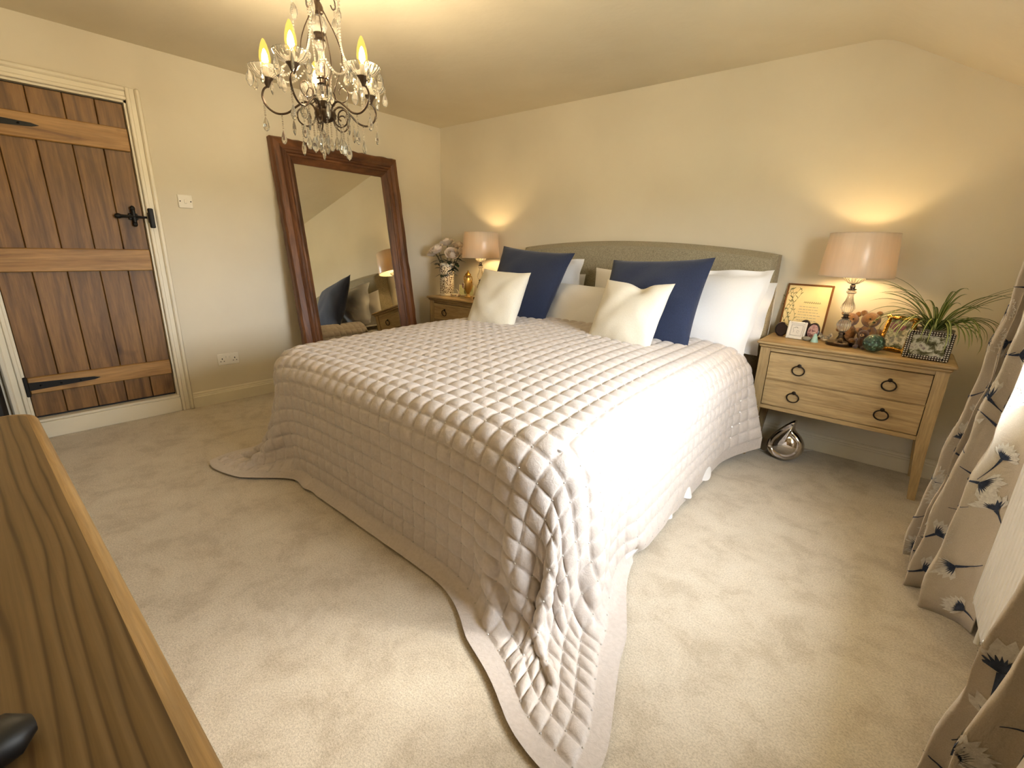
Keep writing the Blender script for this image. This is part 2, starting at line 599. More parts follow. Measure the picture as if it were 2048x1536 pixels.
def Mrot(axis, deg, loc=(0, 0, 0)):
    return Matrix.Translation(loc) @ Matrix.Rotation(math.radians(deg), 4, axis)


# ================================================================== THE ROOM
struct('floor', MB().box(XL - 0.2, XR + 0.3, YF - 0.2, YB + 0.2, -0.1, 0), 'carpet', 'fitted beige cut pile carpet covering the bedroom floor')

# ceiling: flat, rounded into the slope above the window wall
prof = [(XL - 0.2, H)]
x_bend, z_bend = -0.345, H
sl = -math.tan(math.radians(29.9))
for k in range(9):
    a = math.radians(29.9) * k / 8
    R = 0.32
    prof.append((x_bend - R * math.tan(math.radians(29.9) / 2) + R * math.sin(a), H - R * (1 - math.cos(a))))
xe, ze = prof[-1]
prof.append((XR + 0.3, ze + sl * (XR + 0.3 - xe)))
cl = prof + [(XR + 0.3, H + 0.2), (XL - 0.2, H + 0.2)]
struct('ceiling', MB().prism(cl[::-1], YF - 0.2, YB + 0.2), 'ceiling', 'cream painted ceiling curving into a slope above the window', 25)

# headboard wall
struct('wall_back', MB().box(XL - 0.2, XR + 0.3, YB, YB + 0.2, -0.05, H + 0.1), 'wall', 'cream painted wall behind the bed headboard')
struct('wall_front', MB().box(XL - 0.2, XR + 0.3, YF - 0.2, YF, -0.05, H + 0.1), 'wall', 'cream painted wall behind the oak chest')
# door wall with the door opening
DY0, DY1, DZ0, DZ1 = 0.142, 0.886, 0.115, 1.985
b = MB()
b.box(XL - 0.2, XL, YF, DY0, -0.05, H + 0.1)
b.box(XL - 0.2, XL, DY1, YB, -0.05, H + 0.1)
b.box(XL - 0.2, XL, DY0, DY1, DZ1, H + 0.1)
b.box(XL - 0.2, XL, DY0, DY1, -0.05, DZ0)
struct('wall_left', b, 'wall', 'cream painted wall with the plank door in it')
# window wall
b = MB()
b.box(XR, XR + 0.12, YF, WY0, -0.05, 2.05)
b.box(XR, XR + 0.12, WY1, YB, -0.05, 2.05)
b.box(XR, XR + 0.12, WY0, WY1, -0.05, WZ0)
b.box(XR, XR + 0.12, WY0, WY1, WZ1, 2.05)
struct('wall_right', b, 'wall', 'cream painted low wall holding the window above the radiator')

# window: white casement with panes
win = link('window_1', None, None, (XR + 0.075, (WY0 + WY1) / 2, WZ0), label='white casement window above the radiator', kind='structure')
wy, wz = (WY1 - WY0) / 2, WZ1 - WZ0
b = MB()
b.box(-0.03, 0.03, -wy, wy, 0, 0.05, 0.004).box(-0.03, 0.03, -wy, wy, wz - 0.05, wz, 0.004)
b.box(-0.03, 0.03, -wy, -wy + 0.035, 0.05, wz - 0.05, 0.004).box(-0.03, 0.03, wy - 0.035, wy, 0.05, wz - 0.05, 0.004)
b.box(-0.02, 0.02, -0.02, 0.02, 0.05, wz - 0.05, 0.004)
b.build('window_frame', 'trim', win)
m, t, bs = newmat('window glass')
tr = t.nodes.new('ShaderNodeBsdfTransparent')
gl = t.nodes.new('ShaderNodeBsdfGlossy')
gl.inputs['Roughness'].default_value = 0.0
mx = t.nodes.new('ShaderNodeMixShader')
mx.inputs[0].default_value = 0.04
t.links.new(tr.outputs[0], mx.inputs[1])
t.links.new(gl.outputs[0], mx.inputs[2])
t.links.new(mx.outputs[0], t.nodes['Material Output'].inputs['Surface'])
MAT['pane'] = m
for s0, s1 in ((-wy + 0.035, -0.02), (0.02, wy - 0.035)):
    MB().box(0.008, 0.012, s0, s1, 0.05, wz - 0.05).build('window_pane', 'pane', win)
MB().box(-0.11, -0.03, -wy, wy, -0.02, 0.012, 0.006).build('window_sill', 'trim', win)

# skirting boards
SK = 0.112


def skirting(name, label, p0, p1, normal):
    """profile extruded between two floor points, normal points into the room"""
    prof = [(0, 0), (0.018, 0), (0.018, 0.078), (0.014, 0.084), (0.014, 0.090), (0.009, 0.096), (0.009, 0.104), (0.004, SK), (0, SK)]
    vs, n = [], len(prof)
    for px, py in (p0, p1):
        for d, z in prof:
            vs.append((px + normal[0] * d, py + normal[1] * d, z))
    fs = [(i, (i + 1) % n, n + (i + 1) % n, n + i) for i in range(n)] + [tuple(range(n)), tuple(range(n, 2 * n))[::-1]]
    return struct(name, MB().add(vs, fs), 'trim', label, 20)


skirting('baseboard_left', 'cream skirting board below the light switch wall', (XL, DY1 + 0.075), (XL, YB), (1, 0))
skirting('baseboard_back', 'cream skirting board behind the bed', (XL, YB), (XR, YB), (0, -1))
skirting('baseboard_right', 'cream skirting board behind the radiator', (XR, YF), (XR, YB), (-1, 0))
skirting('baseboard_front', 'cream skirting board behind the oak chest', (XL, YF), (XR, YF), (0, 1))

# ------------------------------------------------------------------ door
arch = MB()


def archpiece(y0, y1, z0, z1, side):
    # stepped architrave: outer bead proud, inner flat
    if side == 'R':
        arch.box(XL, XL + 0.022, y0, y0 + 0.022, z0, z1, 0.005).box(XL, XL + 0.014, y0 + 0.02, y0 + 0.05, z0, z1, 0.003).box(XL, XL + 0.03, y0 + 0.046, y1, z0, z1, 0.008)
    elif side == 'L':
        arch.box(XL, XL + 0.022, y1 - 0.022, y1, z0, z1, 0.005).box(XL, XL + 0.014, y1 - 0.05, y1 - 0.02, z0, z1, 0.003).box(XL, XL + 0.03, y0, y1 - 0.046, z0, z1, 0.008)
    else:
        arch.box(XL, XL + 0.022, y0, y1, z0, z0 + 0.022, 0.005).box(XL, XL + 0.014, y0, y1, z0 + 0.02, z0 + 0.05, 0.003).box(XL, XL + 0.03, y0, y1, z0 + 0.046, z1, 0.008)


archpiece(DY1, DY1 + 0.074, 0, DZ1 + 0.074, 'R')
archpiece(DY0 - 0.074, DY0, 0, DZ1 + 0.074, 'L')
archpiece(DY0, DY1, DZ1, DZ1 + 0.074, 'T')
dr = link('door_1', None, None, (XL - 0.02, DY0, DZ0), label='brown ledged plank door with black iron fittings in cream frame', kind='structure')
fr_o = arch.build('architrave', 'trim', dr)
fr_o.matrix_parent_inverse = Matrix.Translation((-(XL - 0.02), -DY0, -DZ0))
b = MB()   # lining, stop and raised sill
b.box(XL - 0.14, XL, DY0 - 0.004, DY0 + 0.012, DZ0, DZ1).box(XL - 0.14, XL, DY1 - 0.012, DY1 + 0.004, DZ0, DZ1).box(XL - 0.14, XL, DY0, DY1, DZ1 - 0.012, DZ1 + 0.004)
b.box(XL - 0.14, XL + 0.012, DY0, DY1, DZ0 - 0.012, DZ0 + 0.006, 0.004)
b.box(XL, XL + 0.016, DY0, DY1, 0, DZ0 - 0.012, 0.003)
lo = b.build('lining', 'trim', dr)
lo.matrix_parent_inverse = fr_o.matrix_parent_inverse
D0, D1 = 0.014, DY1 - DY0 - 0.014
seams = [D0, 0.158, 0.308, 0.458, 0.598, D1]
zt = DZ1 - DZ0 - 0.018
for i in range(5):
    MB().box(-0.030, -0.004 - 0.0015 * (i % 2), seams[i] + 0.0012, seams[i + 1] - 0.0012, 0.02, zt, 0.0035).build('plank', 'door', dr)
MB().box(-0.036, -0.028, D0 - 0.03, D1 + 0.03, -0.02, zt + 0.04).build('door_light_block', 'hole', dr)  # dark panel added unseen behind the planks to block sky light through gaps
for z0, z1 in ((1.585, 1.715), (0.872, 1.005), (0.165, 0.265)):
    MB().box(-0.006, 0.018, D0 + 0.006, D1 - 0.004, z0, z1, 0.005).build('ledge', 'ledge', dr)
for zc, ln in ((1.655, 0.33), (0.213, 0.345)):
    hb = MB()
    out = [(0.02, -0.024), (0.06, -0.022), (ln - 0.03, -0.009), (ln, 0.0), (ln - 0.03, 0.009), (0.06, 0.022), (0.02, 0.024)]
    hb.add([(0.018, y, zc + z) for y, z in out] + [(0.024, y, zc + z) for y, z in out],
           [tuple(range(7)), tuple(range(7, 14))[::-1]] + [(i, (i + 1) % 7, 7 + (i + 1) % 7, 7 + i) for i in range(7)])
    hb.box(0.012, 0.03, 0.0, 0.02, zc - 0.06, zc + 0.06, 0.004)
    for k in (0.07, 0.16, 0.25):
        hb.ball((0.025, k, zc), 0.006, 8, 4)
    hb.build('strap_hinge', 'iron', dr)
# thumb latch
b = MB()
b.box(0.0, 0.012, 0.652, 0.70, 1.185, 1.225, 0.004)
b.tube([(0.02, 0.60, 1.205), (0.024, 0.66, 1.206), (0.022, 0.755, 1.203)], [0.011, 0.008, 0.007], 8)
b.ball((0.02, 0.598, 1.205), (0.012, 0.02, 0.016), 10, 6)
b.box(0.0, 0.03, 0.668, 0.688, 1.165, 1.25, 0.006)
b.ball((0.016, 0.678, 1.255), (0.012, 0.014, 0.016), 8, 6).ball((0.016, 0.678, 1.16), (0.012, 0.014, 0.016), 8, 6)
b.build('latch', 'iron', dr)
b = MB()
b.box(0.02, 0.062, 0.748, 0.775, 1.14, 1.26, 0.005).box(0.03, 0.075, 0.744, 0.754, 1.17, 1.235, 0.004)
b.build('latch_keep', 'iron', dr)

# ------------------------------------------------------------------ switch and socket
t_ = thing('light_switch', 'square white light switch on the wall between door and mirror', 'light switch', (XL, 1.114, 1.436))
MB().box(0, 0.009, -0.043, 0.043, -0.043, 0.043, 0.004).build('plate', 'plastic', t_)
MB().box(0.008, 0.014, -0.008, 0.008, -0.014, 0.014, 0.003).build('rocker', 'plastic', t_)
for s in (-1, 1):
    MB().lathe([(0.004, 0.009), (0.004, 0.0105)], 10, Mrot('Y', 90, (0, s * 0.031, 0)) ).build('screw', 'hole', t_)
t_ = thing('wall_socket', 'double white power socket low on the wall beside the mirror', 'socket', (XL, 1.232, 0.328))
MB().box(0, 0.010, -0.074, 0.074, -0.043, 0.043, 0.004).build('plate', 'plastic', t_)
for s in (-1, 1):
    b = MB()
    b.box(0.0095, 0.0108, s * 0.043 - 0.003, s * 0.043 + 0.003, -0.001, 0.010)
    b.box(0.0095, 0.0108, s * 0.043 - 0.015, s * 0.043 - 0.008, -0.017, -0.012).box(0.0095, 0.0108, s * 0.043 + 0.008, s * 0.043 + 0.015, -0.017, -0.012)
    b.build('pin_hole', 'hole', t_)
    MB().box(0.008, 0.014, s * 0.012 - 0.007, s * 0.012 + 0.007, 0.008, 0.026, 0.003).build('rocker', 'plastic', t_)

# ------------------------------------------------------------------ leaning mirror
MW, MH, FW = 1.125, 1.965, 0.165
lean = math.atan2(0.30, 1.93)
mir = thing('leaning_mirror', 'tall mirror in dark carved wood frame leaning on the wall', 'mirror', (XL + 0.355, 2.265, 0.0), (0, -lean, math.radians(0.7)))
# local: y across, z up the frame, x out towards the room (front face near x=0, back at x=-0.06)
sect = [(0.0, -0.055), (0.0, -0.012), (0.012, 0.004), (0.052, 0.012), (0.066, 0.0), (0.074, -0.004), (0.084, 0.006), (0.098, 0.006), (0.106, -0.006), (0.116, -0.010), (0.126, -0.004), (0.14, -0.016), (0.152, -0.022), (FW, -0.034), (FW, -0.055)]
rj = random.Random(3)


def frame_side(p0, p1, inward, name, mat, n=26):
    """sweep the frame section from outer corner p0 to p1 with mitred ends"""
    b = MB()
    d = Vector(p1) - Vector(p0)
    L = d.length
    d.normalize()
    iw = Vector(inward)
    vs, fs, m = [], [], len(sect)
    for i in range(n + 1):
        t = i / n
        wob = rj.uniform(-0.004, 0.004) if 0 < i < n else 0
        for off, h in sect:
            # mitre: shrink the run by the inset
            s0, s1 = off, L - off
            q = Vector(p0) + d * (s0 + (s1 - s0) * t) + iw * (off + (wob if off < 0.03 else wob * 0.2))
            vs.append((h + (rj.uniform(-0.0018, 0.0018) if 0.01 < off < 0.15 else 0), q.y, q.z))
    for i in range(n):
        for k in range(m - 1):
            fs.append((i * m + k, i * m + k + 1, (i + 1) * m + k + 1, (i + 1) * m + k))
        fs.append((i * m + m - 1, i * m, (i + 1) * m, (i + 1) * m + m - 1))
    fs.append(tuple(range(m)))
    fs.append(tuple(n * m + k for k in range(m))[::-1])
    b.add(vs, fs)
    b.build(name, mat, mir, 30)


hw = MW / 2
frame_side((0, -hw, 0), (0, -hw, MH), (0, 1, 0), 'frame_stile', 'mirrorwoodv')
frame_side((0, hw, 0), (0, hw, MH), (0, -1, 0), 'frame_stile', 'mirrorwoodv')
frame_side((0, -hw, MH), (0, hw, MH), (0, 0, -1), 'frame_rail', 'mirrorwood')
frame_side((0, -hw, 0), (0, hw, 0), (0, 0, 1), 'frame_rail', 'mirrorwood')
MB().box(-0.046, -0.040, -hw + FW - 0.01, hw - FW + 0.01, FW - 0.01, MH - FW + 0.01).build('mirror_glass', 'mirror', mir)
MB().box(-0.056, -0.047, -hw + 0.03, hw - 0.03, 0.03, MH - 0.03).build('backing', 'mirrorwood', mir)


# ================================================================== BED
BX = -1.63   # centre line
bed = thing('bed', 'super king bed with curved upholstered linen headboard', 'bed', (BX, 3.27, 0))
# headboard: gently arched top, rounded edge, softly padded
hbw = 0.985
nU, nV = 48, 16


def hb_top(u):
    return 1.205 + 0.068 * math.cos(u * PI / 2) ** 0.8 if abs(u) < 1 else 1.205


b = MB()


def hb_side(y, bul):
    def fn(a, c):
        u = a * 2 - 1
        rx = hbw
        zt = hb_top(u)
        e = min(1, (1 - abs(u)) / 0.04, (1 - c) / 0.045)
        e = max(0.0, e)
        round_ = math.sqrt(max(0, 1 - (1 - e) ** 2))
        # corner rounding in outline
        z = 0.12 + (zt - 0.12) * c
        return (u * rx, y - bul * round_, z)
    return fn


b.grid(hb_side(0.0, 0.055), nU * 2, nV * 2)
b.grid(lambda a, c: (lambda q: (q[0], 0.10, q[2]))(hb_side(0, 0)(1 - a, c)), nU * 2, nV * 2)
# edge strip closing the rim
rim = [hb_side(0, 0)(0, j / 32) for j in range(33)] + [hb_side(0, 0)(i / 96, 1) for i in range(1, 97)] + [hb_side(0, 0)(1, 1 - j / 32) for j in range(1, 33)]
vs = [(x, 0, z) for x, y, z in rim] + [(x, 0.10, z) for x, y, z in rim]
b.add(vs, [(i, i + 1, len(rim) + i + 1, len(rim) + i) for i in range(len(rim) - 1)])
b.build('headboard', 'linen', bed, 50)
for s in (-1, 1):
    MB().box(s * 0.80 - 0.03, s * 0.80 + 0.03, 0.02, 0.07, 0.0, 0.3, 0.005).build('headboard_leg', 'oakv', bed)
MB().box(-0.91, 0.91, -2.09, -0.06, 0.06, 0.36, 0.02).build('bed_base', 'base', bed)
MB().box(-0.91, 0.91, -2.09, -0.06, 0.36, 0.60, 0.05).build('mattress', 'white', bed)
for sx in (-0.8, 0.8):
    for yy in (-1.98, -0.2):
        MB().lathe([(0.028, 0), (0.036, 0.07)], 12, Matrix.Translation((sx, yy, 0))).build('foot', 'black', bed)

# ------------------------------------------------------------------ quilt: draped by a small cloth solve, then quilted
CELL = 0.068
bx0, bx1, by0, by1 = -2.615, -0.645, 1.005, 3.4       # what the quilt drapes over (mattress plus duvet)
ztop, rr = 0.612, 0.115
oL, oR, oF = 0.47, 0.545, 0.565
cols = int(round((bx1 - bx0 + oL + oR) / (CELL / 2)))
rows = int(round((2.955 - by0 + oF) / (CELL / 2)))
hstep = CELL / 2
gx = bx0 - oL + np.arange(cols + 1) * hstep
gy = 2.955 - np.arange(rows + 1) * hstep
GX, GY = np.meshgrid(gx, gy, indexing='ij')


def dome(x, y):
    u = np.clip((x - (bx0 + bx1) / 2) / ((bx1 - bx0) / 2), -1, 1)
    v = np.clip((y - by0) / 1.1, 0, 1)
    return 0.012 + 0.055 * (1 - u ** 4) * (v * v * (3 - 2 * v)) ** 0.8 + 0.018 * v


rs = np.random.RandomState(5)
# the foot corners of the quilt are cut a little round
_fb = np.clip((by0 + 0.05 - GY) / (oF + 0.05), 0, 1)
_ra = np.clip((GX - (bx1 - 0.05)) / (oR + 0.05), 0, 1)
_la = np.clip((bx0 + 0.05 - GX) / (oL + 0.05), 0, 1)
GX2 = GX + 0.13 * _la * _fb
GY2 = GY + 0.12 * _la * _fb
REST = np.stack([GX2, GY2], -1)
P = np.stack([GX2, GY2, np.full_like(GX, ztop + 0.10)], -1)
P[..., 2] += rs.rand(*GX.shape) * 0.004
Vv = np.zeros_like(P)
cx_, cy_, cz_ = (bx0 + bx1) / 2, (by0 + by1) / 2, ztop / 2 - 0.2
hx_, hy_, hz_ = (bx1 - bx0) / 2 - rr, (by1 - by0) / 2 - rr, ztop / 2 + 0.2 - rr
THK = 0.012
RC = 0.21          # plan radius of the bed corners


def collide(P, prev):
    dz = dome(P[..., 0], P[..., 1])
    qx, qy, qz = P[..., 0] - cx_, P[..., 1] - cy_, P[..., 2] - dz - cz_
    ax, ay = np.maximum(np.abs(qx) - (hx_ + rr - RC), 0), np.maximum(np.abs(qy) - (hy_ + rr - RC), 0)
    l2 = np.hypot(ax, ay)
    dxy = np.where(l2 > 1e-6, l2 - RC, -1.0)           # signed distance to the rounded plan outline
    nx, ny = np.sign(qx) * ax / np.maximum(l2, 1e-6), np.sign(qy) * ay / np.maximum(l2, 1e-6)
    e1, e2 = np.maximum(dxy + rr, 0), np.maximum(qz - hz_, 0)
    ln = np.hypot(e1, e2)
    d = ln - rr - THK
    inside = ln < 1e-6
    k1, k2 = e1 / np.maximum(ln, 1e-6), e2 / np.maximum(ln, 1e-6)
    n = np.stack([nx * k1, ny * k1, k2], -1)
    n[inside] = (0, 0, 1)
    d[inside] = (qz - hz_ - rr - THK)[inside]
    hit = d < 0
    P = np.where(hit[..., None], P - n * d[..., None], P)
    # friction on the bed
    t = P - prev
    tn = (t * n).sum(-1, keepdims=True) * n
    P = np.where(hit[..., None], P - (t - tn) * 0.5, P)
    low = P[..., 2] < 0.014
    P[..., 2] = np.maximum(P[..., 2], 0.014)
    P[..., :2] = np.where(low[..., None], P[..., :2] - (P - prev)[..., :2] * 0.6, P[..., :2])
    return P


_rest = {}


def solve(P, sa, sb, L, k):
    A, B = P[sa], P[sb]
    key = str((sa, sb))
    if key not in _rest:
        L0 = np.linalg.norm(REST[sb] - REST[sa], axis=-1, keepdims=True)
        # the spare cloth at each foot corner is taken up in a pleat: lengths there follow a narrower cone
        for ccx, sg, cone in ((bx1 - 0.09, 1, 0.60), (bx0 + 0.09, -1, 0.78)):
            A_, B_ = REST[sa] - (ccx, by0 + 0.09), REST[sb] - (ccx, by0 + 0.09)
            sec = (A_[..., 0] * sg > 0) & (B_[..., 0] * sg > 0) & (A_[..., 1] < 0) & (B_[..., 1] < 0)
            r1_, r2_ = np.hypot(A_[..., 0], A_[..., 1]), np.hypot(B_[..., 0], B_[..., 1])
            dphi = np.arctan2(-A_[..., 1], A_[..., 0] * sg) - np.arctan2(-B_[..., 1], B_[..., 0] * sg)
            Lc = np.sqrt(np.maximum(r1_ ** 2 + r2_ ** 2 - 2 * r1_ * r2_ * np.cos(cone * dphi), 1e-10))
            L0 = np.where(sec[..., None], Lc[..., None], L0)
        _rest[key] = L0
    L = _rest[key]
    d = B - A
    ln = np.linalg.norm(d, axis=-1, keepdims=True)
    c = d * ((ln - L) / np.maximum(ln, 1e-9)) * 0.5 * k
    P[sa] = A + c
    P[sb] = B - c


def pairs(axis, gap, start, step):
    sl_a, sl_b = [slice(None), slice(None)], [slice(None), slice(None)]
    n = (cols + 1, rows + 1)[axis]
    cnt = (n - gap - start + step - 1) // step
    sl_a[axis] = slice(start, start + cnt * step, step)
    sl_b[axis] = slice(start + gap, start + gap + (cnt - 1) * step + 1, step)
    return tuple(sl_a), tuple(sl_b)


dt, g = 1 / 60.0, 9.8
for step in range(280):
    prev = P.copy()
    damp = 0.975 if step < 215 else 0.9
    Vv *= damp
    Vv[..., 2] -= g * dt
    P = P + Vv * dt
    for it in range(9):
        for ax in (0, 1):
            for st in (0, 1):
                solve(P, *pairs(ax, 1, st, 2), hstep, 1.0)
        d1 = (slice(0, -1), slice(0, -1)), (slice(1, None), slice(1, None))
        d2 = (slice(0, -1), slice(1, None)), (slice(1, None), slice(0, -1))
        for sa, sb in (d1, d2):
            solve(P, sa, sb, hstep * 1.41421, 0.12)
        for ax in (0, 1):
            for st in (0, 1, 2, 3):
                solve(P, *pairs(ax, 2, st, 4), hstep * 2, 0.22)
        for ax in (0, 1):
            for st in range(8):
                solve(P, *pairs(ax, 4, st, 8), hstep * 4, 0.03)
        P = collide(P, prev)
    Vv = (P - prev) / dt
# the head end of the window side is kicked out beside the nightstand
_hs = np.clip((P[..., 1] - 2.62) / 0.33, 0, 1) ** 2 * np.clip((ztop - P[..., 2]) / 0.5, 0, 1) * (GX > bx1)
P[..., 0] += 0.15 * _hs
P[..., 2] += 0.05 * _hs
QP = P


def cubic_w(nc, nf_per, a=-0.5):
    """rows: fine samples, cols: coarse nodes (Catmull-Rom)"""
    nf = (nc - 1) * nf_per + 1
    Wm = np.zeros((nf, nc))
    for i in range(nf):
        x = i / nf_per
        k = min(int(x), nc - 2)
        t = x - k
        w = [-0.5 * t + t * t - 0.5 * t ** 3, 1 - 2.5 * t * t + 1.5 * t ** 3, 0.5 * t + 2 * t * t - 1.5 * t ** 3, -0.5 * t * t + 0.5 * t ** 3]
        for j in range(4):
            Wm[i, min(max(k - 1 + j, 0), nc - 1)] += w[j]
    return Wm


UP = 5
Wu, Wv = cubic_w(cols + 1, UP), cubic_w(rows + 1, UP)
F = np.einsum('ia,abk->ibk', Wu, QP)
F = np.einsum('jb,ibk->ijk', Wv, F)
du = np.gradient(F, axis=0)
dv = np.gradient(F, axis=1)
N = np.cross(dv, du)
N /= np.maximum(np.linalg.norm(N, axis=-1, keepdims=True), 1e-9)
if N[F.shape[0] // 2, F.shape[1] // 3, 2] < 0:
    N = -N
nu_, nv_ = F.shape[:2]
cu = np.arange(nu_) / (2 * UP)
cv = np.arange(nv_) / (2 * UP)
totu, totv = cu[-1], cv[-1]
su = np.abs(np.sin(PI * cu)) ** 0.45
sv = np.abs(np.sin(PI * cv)) ** 0.45
hem_u = np.clip(np.minimum(cu, totu - cu) - 0.9, 0, 1)
hem_v = np.clip(np.minimum(cv + 5, totv - cv) - 0.9, 0, 1)
hem = np.minimum(hem_u[:, None], hem_v[None, :])
hem = np.clip(hem * 6, 0, 1)
puff = 0.0125 * su[:, None] * sv[None, :] * hem
rn = rs.rand(nu_, nv_)
puff += 0.0010 * (rn - 0.5) * hem
F2 = F + N * puff[..., None]
ii = np.arange(nu_ * nv_).reshape(nu_, nv_)
faces = np.stack([ii[:-1, :-1], ii[1:, :-1], ii[1:, 1:], ii[:-1, 1:]], -1).reshape(-1, 4)
me = bpy.data.meshes.new('quilt')
me.from_pydata(F2.reshape(-1, 3).tolist(), [], faces.tolist())
me.materials.append(MAT['quilt'])
me.polygons.foreach_set('use_smooth', [True] * len(me.polygons))
me.update()
quilt = link('quilt', me, label='silvery cream square quilted bedspread with bead studs draped to the floor', cat='quilt')
# beads where the stitch lines cross
b = MB()
oct_v = [(1, 0, 0), (0.5, 0.87, 0), (-0.5, 0.87, 0), (-1, 0, 0), (-0.5, -0.87, 0), (0.5, -0.87, 0), (0, 0, 1)]
oct_f = [(0, 1, 6), (1, 2, 6), (2, 3, 6), (3, 4, 6), (4, 5, 6), (5, 0, 6)]
for i in range(2 * UP, nu_ - 2 * UP + 1, 2 * UP):
    for j in range(0, nv_ - 2 * UP + 1, 2 * UP):
        n = Vector(N[i, j])
        Mx = Matrix.Translation(Vector(F2[i, j]) + n * 0.0006) @ n.to_track_quat('Z', 'Y').to_matrix().to_4x4() @ Matrix.Scale(0.0034, 4)
        b.add(oct_v, oct_f, Mx)
b.build('bead_studs', 'bead', quilt, kind='stuff')

# white duvet under the quilt, its hem showing along the window side
b = MB()
b.box(-2.56, -0.70, 1.09, 3.14, 0.602, 0.622, 0.009)


def duv(a, c):
    y = 1.15 + (3.02 - 1.15) * a
    rip = 0.5 + 0.5 * math.sin(y * 21 + 0.8 * math.sin(y * 6))
    zb = 0.028 + 0.03 * math.sin(y * 13.0) ** 2
    z = 0.60 + (zb - 0.60) * c
    return (-0.70 + 0.03 * min(1, c * 6) + (0.006 + 0.050 * rip) * c ** 4, y, z)


b.grid(duv, 90, 14)
b.build('duvet', 'white', None, label='white cotton duvet hanging below the quilt on the window side', cat='duvet')


# ------------------------------------------------------------------ pillows and cushions
def cushion(name, TL, TR, BR, BL, thick, mat, label, cat, flange=0.0, pinch=0.05, seed=0, n=30, dent=None, group=None, noise_amp=0.003):
    TL, TR, BR, BL = map(Vector, (TL, TR, BR, BL))
    nor = ((TR - TL).cross(BL - TL)).normalized()
    if nor.y > 0:
        nor = -nor
    rd = random.Random(seed)
    ph = [rd.uniform(0, 6.28) for _ in range(6)]
    ctr = (TL + TR + BR + BL) / 4

    def pt(i, j, side):
        u, v = i / n * 2 - 1, j / n * 2 - 1
        e = 1 - flange
        uu, vv = min(1, abs(u) / e), min(1, abs(v) / e)
        w = ((1 - uu ** 2.2) * (1 - vv ** 2.2)) ** 0.5
        # seams bow inwards between the corners
        ui = u * (1 - pinch * (1 - v * v) * abs(u) ** 3)
        vi = v * (1 - pinch * (1 - u * u) * abs(v) ** 3)
        a, c = (ui + 1) / 2, (vi + 1) / 2
        p = (TL * (1 - a) + TR * a) * (1 - c) + (BL * (1 - a) + BR * a) * c
        wr = noise_amp * (math.sin(u * 5 + ph[0] + 2 * math.sin(v * 3 + ph[1])) + math.sin(v * 7 + ph[2] + 2 * math.sin(u * 4 + ph[3]))) * (w ** 0.5)
        rad = math.hypot(u, v)
        wr += noise_amp * 0.8 * math.sin(math.atan2(v, u) * 14 + ph[4]) * max(0, rad - 0.55) * w ** 0.3
        off = side * (thick / 2 * w + wr * (0.3 + w))
        if flange and (uu >= 1 or vv >= 1):
            off = side * 0.004 + 0.012 * math.sin(u * 9 + ph[5]) * (1 if vv >= 1 else 0.4) + 0.010 * math.sin(v * 8 + ph[0]) * (1 if uu >= 1 else 0)
        if dent and side > 0:
            du_, dv_ = u - dent[0], v - dent[1]
            off -= dent[2] * math.exp(-(du_ ** 2 / 0.08 + dv_ ** 2 / 0.05))
        if dent and v < -0.5:
            p = p - Vector((0, 0, dent[2] * 0.8 * math.exp(-((u - dent[0]) ** 2) / 0.08) * (-v - 0.5) * 2))
        return p + nor * off - ctr

    vs, fs, idx = [], [], {}
    for side in (1, -1):
        for j in range(n + 1):
            for i in range(n + 1):
                edge = i in (0, n) or j in (0, n)
                if side < 0 and edge:
                    idx[(side, i, j)] = idx[(1, i, j)]
                    continue
                idx[(side, i, j)] = len(vs)
                vs.append(tuple(pt(i, j, side)))
    for side in (1, -1):
        for j in range(n):
            for i in range(n):
                q = (idx[(side, i, j)], idx[(side, i + 1, j)], idx[(side, i + 1, j + 1)], idx[(side, i, j + 1)])
                fs.append(q[::-1] if side > 0 else q)
    return MB().add(vs, fs).build(name, mat, None, 70, label=label, cat=cat, group=group, loc=tuple(ctr))


cushion('cushion', (-1.425, 2.60, 1.030), (-0.985, 2.56, 1.036), (-1.005, 2.345, 0.655), (-1.435, 2.41, 0.672), 0.15, 'cream', 'square cream silk cushion with a dented top before the navy one on the window side', 'cushion', pinch=0.07, seed=2, dent=(0.15, -0.75, 0.035))
cushion('cushion', (-2.375, 2.50, 1.050), (-1.945, 2.50, 1.044), (-1.925, 2.285, 0.650), (-2.335, 2.27, 0.655), 0.16, 'cream', 'plump square cream silk cushion before the navy one on the mirror side', 'cushion', pinch=0.07, seed=9)
cushion('cushion', (-1.535, 2.86, 1.142), (-0.885, 2.86, 1.180), (-0.885, 2.595, 0.640), (-1.54, 2.625, 0.640), 0.17, 'navy', 'large navy blue linen cushion leaning against white pillows on the window side', 'cushion', pinch=0.06, seed=4)
cushion('cushion', (-2.57, 2.93, 1.212), (-1.885, 2.93, 1.176), (-1.955, 2.665, 0.650), (-2.55, 2.665, 0.650), 0.18, 'navy', 'large navy blue linen cushion leaning near the lamp with vase', 'cushion', pinch=0.06, seed=6)
cushion('pillow', (-1.38, 3.05, 1.10), (-0.592, 2.99, 1.118), (-0.66, 2.89, 0.600), (-1.40, 2.89, 0.63), 0.17, 'white', 'white oxford pillow with a flanged border in front beside the oak nightstand', 'pillow', flange=0.12, pinch=0.03, seed=11, n=40)
cushion('pillow', (-1.30, 3.17, 1.03), (-0.600, 3.155, 1.045), (-0.635, 3.12, 0.60), (-1.30, 3.12, 0.62), 0.09, 'white', 'white oxford pillow tucked between the flanged pillow and the headboard', 'pillow', flange=0.10, pinch=0.03, seed=12)
cushion('pillow', (-1.83, 3.15, 1.075), (-1.32, 3.15, 1.06), (-1.32, 3.10, 0.64), (-1.83, 3.10, 0.64), 0.11, 'white', 'white pillow standing against the middle of the headboard', 'pillow', pinch=0.04, seed=13)
